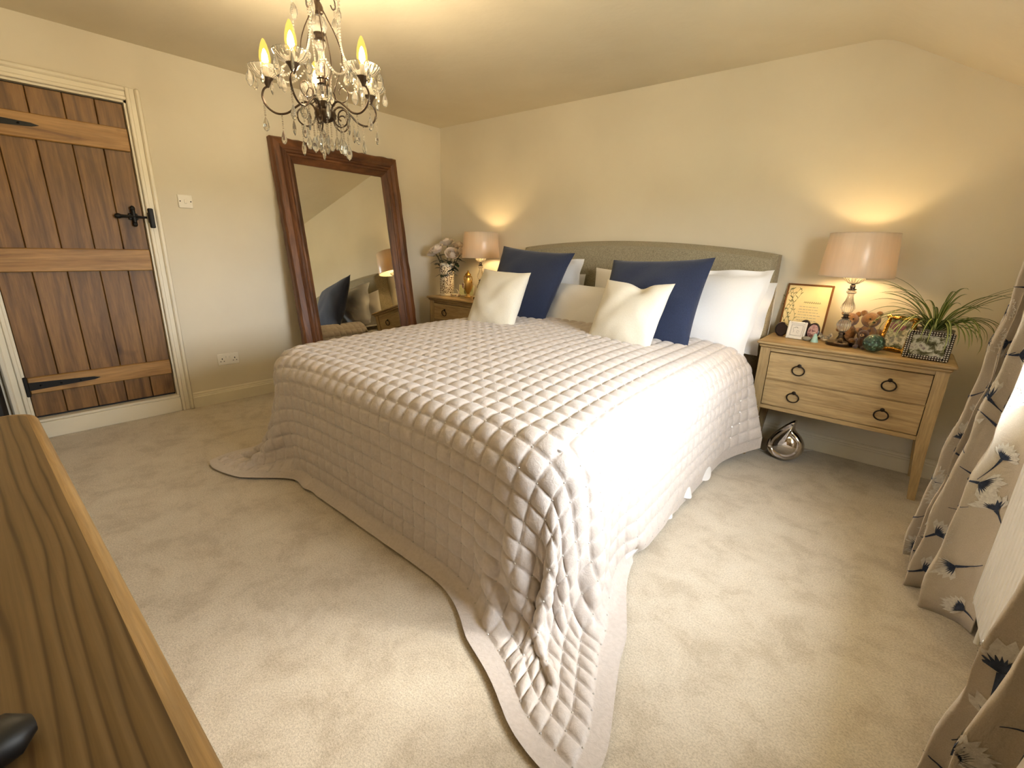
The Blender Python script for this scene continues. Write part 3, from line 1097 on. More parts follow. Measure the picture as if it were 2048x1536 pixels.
cushion('pillow', (-2.08, 2.97, 0.96), (-1.42, 2.95, 0.95), (-1.42, 2.79, 0.65), (-2.07, 2.81, 0.655), 0.14, 'white', 'low white pillow between the two navy cushions', 'pillow', pinch=0.04, seed=14)
cushion('pillow', (-2.66, 3.08, 1.10), (-1.885, 3.06, 1.135), (-1.90, 2.99, 0.64), (-2.66, 2.99, 0.64), 0.12, 'white', 'white oxford pillow behind the navy cushion on the mirror side', 'pillow', flange=0.10, pinch=0.03, seed=15)
cushion('pillow', (-2.68, 3.17, 1.0), (-1.93, 3.17, 1.02), (-1.93, 3.15, 0.61), (-2.68, 3.15, 0.61), 0.075, 'white', 'white pillow against the headboard end on the mirror side', 'pillow', pinch=0.04, seed=16)


# ================================================================== NIGHTSTANDS
NT = 0.725      # top surface height


def nightstand(x0, label):
    """x0: left end of the top; front faces -y"""
    w, yf, yk = 0.870, 2.965, 3.375
    t_ = thing('nightstand', label, 'nightstand', (x0 + w / 2, (yf + yk) / 2, 0))
    hwid, hd = w / 2, (yk - yf) / 2
    b = MB()
    b.box(-hwid, hwid, -hd, hd, NT - 0.020, NT, 0.007)
    b.box(-hwid + 0.012, hwid - 0.012, -hd + 0.012, hd, NT - 0.038, NT - 0.018, 0.008)
    b.build('top', 'oakh', t_)
    fy = -hd + 0.03
    for sx in (-1, 1):
        for sy in (-1, 1):
            xo = sx * (hwid - 0.02)
            yo = fy if sy < 0 else hd - 0.005
            xi, yi = xo - sx * 0.052, yo - sy * 0.045
            vs = []
            for z, k in ((NT - 0.036, 1.0), (0.33, 1.0), (0.0, 0.62)):
                sp = sx * 0.012 * (1 if z == 0 else 0)
                x1 = xo - sx * 0.052 * k
                y1 = yo - sy * 0.045 * k
                xa, xb_ = sorted((xo + sp, x1 + sp))
                ya, yb_ = sorted((yo, y1))
                vs += [(xa, ya, z), (xb_, ya, z), (xb_, yb_, z), (xa, yb_, z)]
            fs = [(3, 2, 1, 0), (8, 9, 10, 11)][::-1]
            fs = [(0, 1, 2, 3), (11, 10, 9, 8)]
            for l in (0, 4):
                fs += [(l + i, l + 4 + i, l + 4 + (i + 1) % 4, l + (i + 1) % 4) for i in range(4)]
            MB().add(vs, fs).build('leg', 'oakv', t_)
    ix = hwid - 0.072
    for sx in (-1, 1):
        MB().box(sx * (hwid - 0.03) - 0.008, sx * (hwid - 0.03) + 0.008, fy + 0.04, hd - 0.04, 0.325, NT - 0.038, 0.002).build('side_panel', 'oakv', t_)
    MB().box(-hwid + 0.05, hwid - 0.05, hd - 0.025, hd - 0.012, 0.325, NT - 0.038).build('back_panel', 'oakh', t_)
    b = MB()
    b.box(-ix - 0.002, ix + 0.002, fy + 0.004, fy + 0.03, 0.318, 0.343, 0.003)
    b.box(-ix - 0.002, ix + 0.002, fy + 0.006, fy + 0.03, NT - 0.062, NT - 0.036, 0.003)
    b.box(-ix - 0.002, ix + 0.002, fy + 0.012, fy + 0.03, 0.497, 0.508)
    b.build('rail', 'oakh', t_)
    MB().box(-ix, ix, fy + 0.03, hd - 0.03, 0.33, NT - 0.04).build('carcass', 'hole', t_)
    for z0, z1 in ((0.346, 0.499), (0.506, 0.660)):
        dr_ = MB().box(-ix + 0.003, ix - 0.003, fy + 0.002, fy + 0.022, z0, z1, 0.002).build('drawer', 'oakh', t_)
        for px in (-0.203, 0.203):
            zc = (z0 + z1) / 2
            hb_ = MB()
            hb_.lathe([(0.010, 0), (0.010, 0.004), (0.005, 0.006), (0.005, 0.012), (0.0001, 0.013)], 12, Mrot('X', 90, (px, fy + 0.002, zc + 0.022)))
            hb_.tube([(px + 0.030 * math.cos(a), fy - 0.008 - 0.004 * math.sin(a), zc - 0.006 + 0.027 * math.sin(a)) for a in [2 * PI * k / 24 for k in range(24)]], 0.0036, 8, True)
            hb_.build('ring_pull', 'bronze', dr_)
    return t_


NSR = nightstand(-0.615, 'oak two drawer nightstand with ring pulls beside the curtain')
NSL = nightstand(-3.600, 'oak two drawer nightstand with ring pulls beside the mirror')


# ------------------------------------------------------------------ table lamps
def lamp(x, y, label):
    t_ = thing('table_lamp', label, 'lamp', (x, y, NT))
    MB().lathe([(0.0001, 0), (0.066, 0), (0.068, 0.004), (0.068, 0.017), (0.064, 0.021), (0.048, 0.023), (0.030, 0.030), (0.018, 0.045), (0.012, 0.060), (0.016, 0.062), (0.016, 0.070), (0.010, 0.074)], 40).build('base', 'darkchrome', t_)
    MB().lathe([(0.010, 0.074), (0.017, 0.080), (0.029, 0.098), (0.034, 0.116), (0.029, 0.134), (0.016, 0.148), (0.010, 0.152)], 28, flute=0.05, nf=14).build('glass_ball', 'crystal', t_)
    MB().lathe([(0.009, 0.150), (0.020, 0.153), (0.020, 0.157), (0.012, 0.160), (0.012, 0.168), (0.020, 0.171), (0.020, 0.174), (0.009, 0.177)], 24).build('collar', 'darkchrome', t_)
    MB().lathe([(0.010, 0.177), (0.024, 0.190), (0.032, 0.208), (0.028, 0.228), (0.018, 0.250), (0.013, 0.275), (0.014, 0.285), (0.022, 0.292), (0.022, 0.300), (0.012, 0.306)], 28, flute=0.05, nf=14).build('glass_vase', 'crystal', t_)
    MB().lathe([(0.010, 0.304), (0.021, 0.308), (0.021, 0.313), (0.012, 0.316), (0.013, 0.330), (0.009, 0.336)], 24).build('collar', 'darkchrome', t_)
    MB().lathe([(0.008, 0.336), (0.022, 0.342), (0.040, 0.356), (0.052, 0.374), (0.049, 0.375), (0.036, 0.360), (0.020, 0.347), (0.007, 0.342)], 36, flute=0.05, nf=18).build('glass_cup', 'crystal', t_)
    MB().lathe([(0.013, 0.342), (0.013, 0.412), (0.010, 0.414)], 16).build('bulb_holder', 'plastic', t_)
    MB().lathe([(0.010, 0.412), (0.018, 0.43), (0.028, 0.455), (0.030, 0.47), (0.025, 0.488), (0.012, 0.499), (0.0001, 0.501)], 20).build('bulb', 'lampbulb', t_)
    sh = MB().lathe([(0.1695, 0.378), (0.170, 0.376), (0.171, 0.378), (0.154, 0.601), (0.153, 0.603), (0.1525, 0.601), (0.1695, 0.378)], 64, cap=False).build('shade', 'shade', t_)
    for z, r in ((0.379, 0.1705), (0.600, 0.1540)):
        MB().tube([(r * math.cos(a), r * math.sin(a), z) for a in [2 * PI * k / 48 for k in range(48)]], 0.0016, 6, True).build('shade_trim', 'shade', sh)
    b = MB()
    for k in range(3):
        a = 2 * PI * k / 3 + 0.4
        b.tube([(0.012 * math.cos(a), 0.012 * math.sin(a), 0.408), (0.168 * math.cos(a), 0.168 * math.sin(a), 0.384)], 0.0016, 6)
    b.build('shade_ring', 'chrome', sh)
    return t_


lamp(-0.236, 3.165, 'crystal stem table lamp with taupe satin shade beside the teddy bears')
lamp(-3.055, 3.165, 'crystal stem table lamp with taupe satin shade beside the rose vase')


# ------------------------------------------------------------------ picture frames
def frame(name, label, cat, base, w, h, bar, depth, lean_deg, yaw_deg, fmat, pmat, extra=None):
    """free-standing frame: base = middle of the bottom edge, leaning back about it"""
    t_ = thing(name, label, cat, base, (-math.radians(lean_deg), 0, math.radians(yaw_deg)))
    for nm, q in (('frame_stile', (-w / 2, -w / 2 + bar, 0, h)), ('frame_stile', (w / 2 - bar, w / 2, 0, h)), ('frame_rail', (-w / 2 + bar, w / 2 - bar, 0, bar)), ('frame_rail', (-w / 2 + bar, w / 2 - bar, h - bar, h))):
        MB().box(q[0], q[1], -depth, 0, q[2], q[3], bar * 0.25).build(nm, fmat, t_)
    pic = MB().box(-w / 2 + bar * 0.8, w / 2 - bar * 0.8, -depth * 0.55, -0.001, bar * 0.8, h - bar * 0.8).build('picture', pmat, t_)
    if h < 0.3:
        MB().box(-w * 0.08, w * 0.08, 0.0, 0.003, -h * 0.7, 0.0).build('back_strut', fmat, t_, loc=(0, 0.001, h * 0.7), rot=(math.radians(lean_deg * 1.9), 0, 0))
    if extra:
        extra(t_, pic, w, h, -depth * 0.55 - 0.0006)
    return t_


def strip(b, pts, wd, y):
    """flat ink stroke in the picture plane"""
    n = len(pts)
    vs = []
    for i, (x, z) in enumerate(pts):
        x0, z0 = pts[max(i - 1, 0)]
        x1, z1 = pts[min(i + 1, n - 1)]
        l = math.hypot(x1 - x0, z1 - z0) or 1
        nx, nz = -(z1 - z0) / l * wd / 2, (x1 - x0) / l * wd / 2
        vs += [(x + nx, y, z + nz), (x - nx, y, z - nz)]
    b.add(vs, [(2 * i, 2 * i + 1, 2 * i + 3, 2 * i + 2) for i in range(n - 1)])


def cert(t_, pic, w, h, y):
    rd = random.Random(4)
    b = MB()
    # foliage scroll down one side
    for k in range(5):
        x0 = -w * 0.33 + rd.uniform(-0.01, 0.01)
        pts = [(x0 + 0.02 * math.sin(k * 1.9 + i * 0.7) + 0.03 * (i / 9) * (k - 2) * 0.4, h * (0.10 + 0.078 * i)) for i in range(11)]
        strip(b, pts, 0.0016, y)
        for i in range(1, 11):
            px, pz = pts[i]
            a = rd.uniform(-1, 1) + (PI / 2 if rd.random() < 0.5 else -PI / 2)
            L = rd.uniform(0.006, 0.013) * (1.5 if i > 6 else 1)
            strip(b, [(px, pz), (px + L * 0.5 * math.sin(a), pz + L * 0.5), (px + L * math.sin(a), pz + L * 0.8)], 0.0035, y - 0.0002)
    for k in range(9):
        strip(b, [(-w * 0.3 + k * 0.013, h * 0.11), (-w * 0.3 + k * 0.013 + 0.008, h * 0.125 + 0.004 * (k % 2))], 0.004, y)
    b.build('drawn_foliage', 'ink', t_, kind='stuff')
    b = MB()
    for k in range(9):
        strip(b, [(-w * 0.06 + k * 0.010, h * 0.640), (-w * 0.06 + k * 0.010 + 0.004, h * 0.640 + 0.010), (-w * 0.06 + k * 0.010 + 0.009, h * 0.642)], 0.0028, y)
    b.build('heading', 'ink', t_, kind='stuff')
    b = MB()
    for r in range(8):
        z = h * 0.57 - r * 0.0165
        x = -w * 0.14
        end = w * (0.34 - 0.12 * rd.random())
        while x < end:
            L = rd.uniform(0.006, 0.018)
            strip(b, [(x, z), (x + L, z)], 0.0024, y)
            x += L + 0.004
    b.build('script_lines', 'inkgrey', t_, kind='stuff')


frame('framed_certificate', 'thin gilt framed parchment certificate with drawn foliage leaning on the wall', 'picture frame', (-0.462, 3.318, NT), 0.245, 0.318, 0.010, 0.014, 12, -3, 'copper', 'parchment', cert)


def sketch(t_, pic, w, h, y):
    b = MB()
    x0, x1, z0, z1 = -w * 0.30, w * 0.30, h * 0.2, h * 0.8
    strip(b, [(x0, z0), (x0, z1), (x1, z1), (x1, z0), (x0, z0)], 0.0022, y)
    b.build('inner_line', 'inkgrey', t_)
    b = MB()
    strip(b, [(-0.014 + 0.004 * i, h * 0.62 + 0.006 * math.sin(i * 0.6)) for i in range(6)], 0.003, y)
    strip(b, [(-0.016 + 0.003 * math.sin(i), h * 0.36 + 0.005 * i) for i in range(7)], 0.0016, y)
    strip(b, [(0.008 + 0.006 * math.cos(i * 0.8), h * 0.42 + 0.008 * math.sin(i * 0.8)) for i in range(8)], 0.0014, y)
    b.build('drawn_figure', 'inkgrey', t_, kind='stuff')


frame('small_photo_frame', 'small white square frame with a grey line drawing before the certificate', 'picture frame', (-0.462, 3.185, NT), 0.098, 0.104, 0.012, 0.010, 16, -2, 'paper', 'paper', sketch)


def gold_extra(t_, pic, w, h, y):
    rd = random.Random(8)
    b = MB()
    for k in range(44):
        a, r = rd.uniform(0, 6.28), rd.uniform(0, 0.034)
        cx, cz = -0.012 + r * math.cos(a), h * 0.68 + r * 0.8 * math.sin(a)
        n = 6
        s_ = rd.uniform(0.006, 0.011)
        b.add([(cx + s_ * math.cos(2 * PI * i / n), y - 0.0008 - 0.0006 * k / 44, cz + s_ * math.sin(2 * PI * i / n)) for i in range(n)], [tuple(range(n))])
    b.build('printed_blossom', 'flower', t_, kind='stuff')
    b = MB()
    for side in range(4):
        n = 22 if side < 2 else 14
        for k in range(n):
            f = (k + 0.5) / n
            x, z = ((-w / 2 + 0.011, h * f), (w / 2 - 0.011, h * f), (-w / 2 + w * f, 0.011), (-w / 2 + w * f, h - 0.011))[side]
            b.ball((x + rd.uniform(-0.002, 0.002), -0.013, z + rd.uniform(-0.003, 0.003)), rd.uniform(0.006, 0.0095), 6, 4)
    b.build('gilt_nuggets', 'gold', t_, kind='stuff')


frame('gold_photo_frame', 'nubbly gold frame holding a magenta flower photograph beside the bears', 'picture frame', (-0.008, 3.175, NT), 0.142, 0.192, 0.022, 0.012, 17, -24, 'gold', 'photo_garden', gold_extra)


def beaded_extra(t_, pic, w, h, y):
    b = MB()
    for inset in (0.006, 0.0165):
        nx, nz = int((w - 2 * inset) / 0.0098), int((h - 2 * inset) / 0.0098)
        for k in range(nx + 1):
            for z in (inset, h - inset):
                b.ball((-w / 2 + inset + (w - 2 * inset) * k / nx, -0.013, z), 0.0034, 6, 4)
        for k in range(1, nz):
            for x in (-w / 2 + inset, w / 2 - inset):
                b.ball((x, -0.013, inset + (h - 2 * inset) * k / nz), 0.0034, 6, 4)
    b.build('silver_beads', 'bead', t_, kind='stuff')


frame('beaded_photo_frame', 'dark frame studded with silver beads before the spider plant', 'picture frame', (0.128, 3.035, NT), 0.178, 0.142, 0.022, 0.012, 14, -8, 'darkstone', 'photo_group', beaded_extra)

# ------------------------------------------------------------------ small ornaments on the window-side nightstand


def oval(name, label, loc, rx, rz, lean_deg, yaw, face):
    t_ = thing(name, label, 'ornament', loc, (-math.radians(lean_deg), 0, math.radians(yaw)))
    b = MB()
    for i in range(1):
        b.lathe([(0.0001, 0.0), (1.0, 0.0), (1.06, 0.006), (1.0, 0.013), (0.90, 0.015), (0.86, 0.012), (0.0001, 0.011)], 30, Matrix.Translation((0, 0.0, rz)) @ Matrix.Rotation(PI / 2, 4, 'X') @ Matrix.Diagonal((rx, rz, 1, 1)))
    b.build('oval_rim', 'darkstone', t_)
    MB().lathe([(0.0001, 0.0125), (0.84, 0.0125)], 24, Matrix.Translation((0, 0, rz)) @ Matrix.Rotation(PI / 2, 4, 'X') @ Matrix.Diagonal((rx, rz, 1, 1)), cap=False).build('oval_face', face, t_)
    MB().box(-rx * 0.2, rx * 0.2, 0.0, 0.02, 0, rz * 0.8, 0.003).build('rest', 'darkstone', t_)
    return t_


oval('oval_ornament', 'polished dark oval stone standing behind the small white frame', (-0.548, 3.235, NT), 0.034, 0.042, 10, 8, 'darkstone')
oval('oval_ornament', 'taller dark oval stone between the certificate and white frame', (-0.432, 3.262, NT), 0.033, 0.054, 8, 0, 'darkstone')
oval('oval_ornament', 'dark oval holder with a pink portrait print beside the mint cone', (-0.382, 3.222, NT), 0.034, 0.050, 12, -18, 'photo_pink')
rd = random.Random(2)
b = MB().ball((0, 0, 0.013), (0.024, 0.015, 0.013), 14, 10)
b.v = [(x * (1 + 0.06 * math.sin(y * 300)), y * (1 + 0.05 * math.sin(x * 200)), z) for x, y, z in b.v]
b.build('pebble', 'pebble', None, label='smooth grey pebble beside the mint cone', cat='pebble', loc=(-0.400, 3.172, NT))
MB().lathe([(0.0001, 0), (0.019, 0), (0.0195, 0.003), (0.013, 0.024), (0.007, 0.046), (0.003, 0.050), (0.0001, 0.051)], 20).build('cone_ornament', 'mint', None, label='small pale mint cone ornament standing near the lamp base', cat='ornament', loc=(-0.357, 3.158, NT))
t_ = thing('crystal_bird', 'clear glass bird ornament with raised wings beside the lamp base', 'ornament', (-0.318, 3.245, NT))
MB().ball((0, 0, 0.018), (0.024, 0.015, 0.016), 10, 7).build('body', 'crystal', t_, 5)
for s in (-1, 1):
    MB().add([(0, 0, 0.02), (s * 0.028, 0.004, 0.052), (s * 0.038, -0.004, 0.036), (s * 0.022, -0.008, 0.018), (0, 0.004, 0.014), (s * 0.018, 0.012, 0.030)], [(0, 1, 2, 3), (0, 5, 1), (5, 2, 1), (5, 3, 2), (4, 3, 5), (0, 4, 5), (0, 3, 4)]).build('wing', 'crystal', t_, 5)
MB().ball((0.022, -0.010, 0.036), 0.009, 8, 6).build('head', 'crystal', t_, 5)
MB().lathe([(0.0001, 0), (0.014, 0), (0.008, 0.005), (0.0001, 0.006)], 10).build('foot', 'crystal', t_, 5)

b = MB().ball((0, 0, 0.047), (0.050, 0.050, 0.047), 28, 18)
b.v = [(x * (1 + 0.02 * math.sin(9 * math.atan2(y, x)) * math.cos(z * 120)), y * (1 + 0.02 * math.sin(9 * math.atan2(y, x))), max(z, 0.0)) for x, y, z in b.v]
b.build('glass_ball', 'greenglass', None, label='round green mottled glass paperweight before the gold frame', cat='paperweight', loc=(-0.082, 3.075, NT))


# ------------------------------------------------------------------ teddy bears
def bear(loc, sc, yaw, fur, label, lean_deg=0):
    t_ = thing('teddy_bear', label, 'teddy bear', loc, (math.radians(-lean_deg), 0, math.radians(yaw)))
    rd_ = random.Random(int(sc * 1000))

    def lump(name, c, r, mat, nu=20, nv=14, fz=0.006):
        b_ = MB().ball((0, 0, 0), tuple(x * sc for x in r), nu, nv)
        b_.v = [tuple(q * (1 + rd_.uniform(-fz, fz) * 4) for q in p) for p in b_.v]
        return b_.build(name, mat, t_, 80, loc=tuple(x * sc for x in c))
    lump('body', (0, 0, 0.40), (0.30, 0.26, 0.40), fur)
    hd_ = lump('head', (0, -0.06, 0.98), (0.30, 0.27, 0.27), fur)
    for s in (-1, 1):
        lump('ear', (s * 0.24, 0.0, 1.21), (0.11, 0.06, 0.11), fur, 12, 8)
        lump('arm', (s * 0.32, -0.14, 0.56), (0.11, 0.22, 0.12), fur, 14, 10)
        lump('leg', (s * 0.22, -0.32, 0.13), (0.14, 0.30, 0.13), fur, 14, 10)
        MB().ball((s * 0.10 * sc, -0.31 * sc, 1.04 * sc), 0.030 * sc, 10, 8).build('eye', 'black', t_)
    lump('muzzle', (0, -0.30, 0.90), (0.13, 0.11, 0.10), 'muzzle', 14, 10)
    MB().ball((0, -0.41 * sc, 0.94 * sc), (0.05 * sc, 0.03 * sc, 0.038 * sc), 10, 8).build('nose', 'black', t_)
    return t_


bear((-0.128, 3.262, NT), 0.150, 18, 'fur', 'golden plush teddy bear sitting beside the gold frame')
bear((-0.222, 3.30, NT), 0.138, 4, 'fur', 'golden plush teddy bear sitting behind the lamp stem')
bear((-0.137, 3.150, NT), 0.082, -12, 'fur2', 'little dark brown teddy bear sitting before the golden bear')

# ------------------------------------------------------------------ spider plant
sp = thing('spider_plant', 'spider plant with arching striped leaves in a grey pot', 'plant', (0.145, 3.235, NT))
b = MB()
b.lathe([(0.0001, 0), (0.062, 0), (0.078, 0.125), (0.080, 0.128), (0.080, 0.136), (0.074, 0.136), (0.072, 0.118)], 32, cap=False)
b.build('pot', 'pot', sp)
MB().lathe([(0.0001, 0.120), (0.073, 0.118)], 24, cap=False).build('soil', 'soil', sp)
rl = random.Random(21)


def leaf(az, length, rise, droop, width, base_r):
    b_ = MB()
    n = 14
    dx, dy = math.cos(az), math.sin(az)
    px, pz = base_r, 0.115
    ang = rise
    pts = []
    for i in range(n + 1):
        pts.append((px, pz))
        ang -= droop / n * (0.4 + 1.2 * i / n)
        px += math.cos(ang) * length / n
        pz += math.sin(ang) * length / n
    tw = rl.uniform(-0.25, 0.25)
    rows_ = []
    for i, (r_, z_) in enumerate(pts):
        t = i / n
        w_ = width * (0.55 + 0.9 * t) * (1 - t) ** 0.6 if t < 1 else 0.0002
        w_ = max(w_, 0.0003)
        side = Vector((-dy, dx, 0))
        sway = side * (tw * 0.25 * length * t * t)
        c = Vector((dx * r_, dy * r_, z_)) + sway
        rows_.append([c - side * w_ + Vector((0, 0, w_ * 0.5)), c - side * w_ * 0.34, c + side * w_ * 0.34, c + side * w_ + Vector((0, 0, w_ * 0.5))])
    vs = [tuple(q) for r_ in rows_ for q in r_]
    for k, mi in ((0, 0), (1, 1), (2, 0)):
        b_.cur = mi
        fs = [(i * 4 + k, i * 4 + k + 1, (i + 1) * 4 + k + 1, (i + 1) * 4 + k) for i in range(n)]
        if k == 0:
            b_.add(vs, fs)
        else:
            b_.f.extend(fs)
            b_.mi.extend([mi] * len(fs))
    # keep clear of the wall behind and beside
    lim_y, lim_x = YB - 3.235 - 0.012, 0.43 - 0.145
    b_.v = [(min(x, lim_x), min(y, lim_y), z) for x, y, z in b_.v]
    b_.build('leaf', ['leafg', 'leafp'], sp, 80)


for k in range(58):
    az = rl.uniform(0, 2 * PI)
    if math.sin(az) > 0.45:                     # few towards the wall
        az = -az
    tall = rl.random()
    if tall < 0.45:
        leaf(az, rl.uniform(0.26, 0.40), rl.uniform(1.05, 1.40), rl.uniform(1.1, 1.7), rl.uniform(0.0060, 0.0085), rl.uniform(0.0, 0.02))
    else:
        leaf(az, rl.uniform(0.20, 0.36), rl.uniform(0.75, 1.15), rl.uniform(1.9, 2.9), rl.uniform(0.0055, 0.0080), rl.uniform(0.0, 0.03))
for az, L, rise, dr_ in ((PI, 0.36, 1.25, 1.2), (PI + 0.12, 0.40, 1.35, 1.25), (2.9, 0.34, 1.1, 1.2), (0.05, 0.36, 1.1, 0.8), (0.25, 0.36, 1.0, 0.75), (-0.15, 0.38, 1.15, 0.9), (-0.4, 0.36, 1.0, 0.8), (3.5, 0.36, 1.0, 1.9), (3.7, 0.38, 0.9, 2.2), (-1.4, 0.34, 0.95, 2.6), (-1.75, 0.32, 1.0, 2.7), (-1.1, 0.34, 0.9, 2.4), (-2.1, 0.36, 0.9, 2.5)):
    leaf(az, L, rise, dr_, 0.0078, 0.01)

# ------------------------------------------------------------------ left nightstand: vase, roses, ornaments
VX, VY = -3.505, 3.155
v_ = MB().lathe([(0.0001, 0), (0.064, 0), (0.069, 0.004), (0.0695, 0.02), (0.0695, 0.305), (0.067, 0.312), (0.063, 0.312), (0.062, 0.300), (0.062, 0.012), (0.0001, 0.010)], 40, cap=False)
v_.build('vase', 'vase', None, label='white pierced ceramic cylinder vase holding roses', cat='vase', loc=(VX, VY, NT))


def rose(ox, oy, top, tilt, sc, seed):
    t_ = thing('rose', 'cream pink rose with dark green leaves in the pierced vase', 'flower', (VX, VY, NT + 0.012), group='roses in the pierced vase')
    rd_ = random.Random(seed)
    tip = Vector((ox, oy, top - NT - 0.012))
    base = Vector((ox * 0.12, oy * 0.12, 0.004))
    mid = Vector((ox * 0.38, oy * 0.38, 0.30))
    pts = []
    for i in range(9):
        t = i / 8
        pts.append((base * (1 - t) ** 2 + mid * 2 * t * (1 - t) + tip * t * t))
    MB().tube(pts, 0.0028, 6).build('stem', 'leafd', t_)
    d = (pts[-1] - pts[-2]).normalized()
    d = (d + Vector((0, -0.35, 0.15))).normalized()
    Q = Matrix.Translation(tip) @ d.to_track_quat('Z', 'Y').to_matrix().to_4x4() @ Matrix.Scale(sc, 4)
    b_ = MB()
    for ring, (np_, r0, th, curl) in enumerate(((2, 0.20, 2.35, 0.0), (3, 0.33, 2.15, 0.0), (4, 0.46, 1.95, 0.03), (5, 0.58, 1.75, 0.08), (5, 0.68, 1.50, 0.16))):
        for k in range(np_):
            a0 = 2 * PI * k / np_ + ring * 0.8 + rd_.uniform(-0.2, 0.2)
            wdt = 2 * PI / np_ * 0.74
            n1, n2 = 6, 6
            vs = []
            for j in range(n2 + 1):
                c = j / n2
                for i in range(n1 + 1):
                    u = i / n1 * 2 - 1
                    a = a0 + u * wdt * (0.45 + 0.55 * math.sin(min(1, c * 1.3) * PI / 2)) * (1 - 0.25 * c ** 4)
                    tt = th * c * (1 - 0.14 * u * u)
                    r_ = r0 * math.sin(tt) + curl * c ** 5 + 0.01 * ring * u * u
                    z = 0.60 * (1 - math.cos(tt)) * (0.75 + 0.25 * r0 / 0.68)
                    vs.append((r_ * math.cos(a), r_ * math.sin(a), z))
            b_.add(vs, [(j * (n1 + 1) + i, j * (n1 + 1) + i + 1, (j + 1) * (n1 + 1) + i + 1, (j + 1) * (n1 + 1) + i) for j in range(n2) for i in range(n1)], Q)
    b_.build('bloom', 'rose', t_, 80)
    for k in range(8):
        p = pts[3 + k % 5]
        a = rd_.uniform(0, 6.28)
        L = rd_.uniform(0.065, 0.10)
        dirv = Vector((math.cos(a), math.sin(a), rd_.uniform(-0.3, 0.35)))
        sd = Vector((-math.sin(a), math.cos(a), 0))
        prof_ = [(0, 0.0008), (0.2, 0.016), (0.45, 0.024), (0.7, 0.019), (0.9, 0.008), (1, 0.0006)]
        vs = []
        for f, w_ in prof_:
            c = p + dirv * L * f + Vector((0, 0, -0.018 * f * f))
            vs += [tuple(c - sd * w_ + Vector((0, 0, 0.004 * math.sin(f * 3)))), tuple(c), tuple(c + sd * w_ + Vector((0, 0, 0.004 * math.sin(f * 3))))]
        vs = [(max(x, XL - VX + 0.01), min(y, YB - VY - 0.01), z) for x, y, z in vs]
        MB().add(vs, [(i * 3 + m_, i * 3 + m_ + 1, i * 3 + m_ + 4, i * 3 + m_ + 3) for i in range(5) for m_ in (0, 1)]).build('leaf', 'leafd', t_, 80)


for i, (ox, oy, tp) in enumerate(((-0.155, 0.02, 1.160), (-0.105, -0.03, 1.165), (-0.02, -0.07, 1.185), (-0.045, 0.05, 1.245), (0.085, 0.06, 1.215), (0.105, -0.035, 1.150), (0.135, 0.04, 1.175), (0.04, 0.10, 1.205))):
    rose(ox * 1.15, oy * 1.15, tp - 0.045, 0, 0.088, 30 + i)

t_ = thing('lidded_urn', 'small gilt lidded urn with a painted medallion beside the lamp', 'urn', (-3.255, 3.20, NT))
MB().lathe([(0.0001, 0), (0.034, 0), (0.036, 0.006), (0.020, 0.016), (0.014, 0.034), (0.022, 0.052), (0.040, 0.085), (0.047, 0.115), (0.044, 0.145), (0.030, 0.170), (0.020, 0.185), (0.022, 0.200), (0.028, 0.208)], 28).build('body', 'goldpaint', t_)
MB().lathe([(0.029, 0.208), (0.030, 0.213), (0.022, 0.226), (0.012, 0.236), (0.006, 0.242), (0.007, 0.250), (0.0001, 0.258)], 24).build('lid', 'gold', t_)
for s in (-1, 1):
    MB().tube([(s * 0.026, 0, 0.195), (s * 0.048, 0, 0.200), (s * 0.056, 0, 0.175), (s * 0.050, 0, 0.150), (s * 0.044, 0, 0.140)], 0.0045, 8).build('handle', 'gold', t_)
MB().lathe([(0.0001, 0.004), (0.024, 0.004), (0.026, 0.002), (0.028, 0.004), (0.028, 0.0), (0.0001, 0.0)], 24, Matrix.Translation((-0.018, -0.044, 0.112)) @ Matrix.Rotation(math.radians(-22), 4, 'Z') @ Matrix.Rotation(PI / 2, 4, 'X') @ Matrix.Diagonal((1, 1.2, 1, 1))).build('medallion_rim', 'ceramic', t_)
MB().lathe([(0.0001, 0.006), (0.021, 0.0045)], 20, Matrix.Translation((-0.018, -0.044, 0.112)) @ Matrix.Rotation(math.radians(-22), 4, 'Z') @ Matrix.Rotation(PI / 2, 4, 'X') @ Matrix.Diagonal((1, 1.2, 1, 1)), cap=False).build('medallion', 'photo_pink', t_)
frame('greeting_card', 'landscape pale green print in a thin cream frame behind the basket', 'picture frame', (-3.375, 3.29, NT), 0.165, 0.105, 0.006, 0.006, 12, 20, 'ceramic', 'cardgreen', lambda t_, pic, w, h, y: MB().ball((-0.01, y, h * 0.42), (0.016, 0.0006, 0.026), 14, 8).build('printed_figure', 'ink', t_))
t_ = thing('trinket_basket', 'tiny white ceramic basket with a hoop handle before the card', 'ornament', (-3.372, 3.145, NT))
MB().lathe([(0.0001, 0), (0.036, 0), (0.044, 0.010), (0.045, 0.026), (0.042, 0.028), (0.039, 0.012), (0.0001, 0.008)], 28, cap=False).build('bowl', 'ceramic', t_)
MB().tube([(0.042 * math.cos(a), 0, 0.026 + 0.048 * math.sin(a)) for a in [PI * k / 16 for k in range(17)]], 0.0028, 8).build('handle', 'ceramic', t_)
for k in range(9):
    a = 2 * PI * k / 9
    MB().ball((0.045 * math.cos(a), 0.045 * math.sin(a), 0.018), 0.006, 8, 6).build('flower_bead', 'goldpaint' if k % 2 else 'photo_pink', t_)

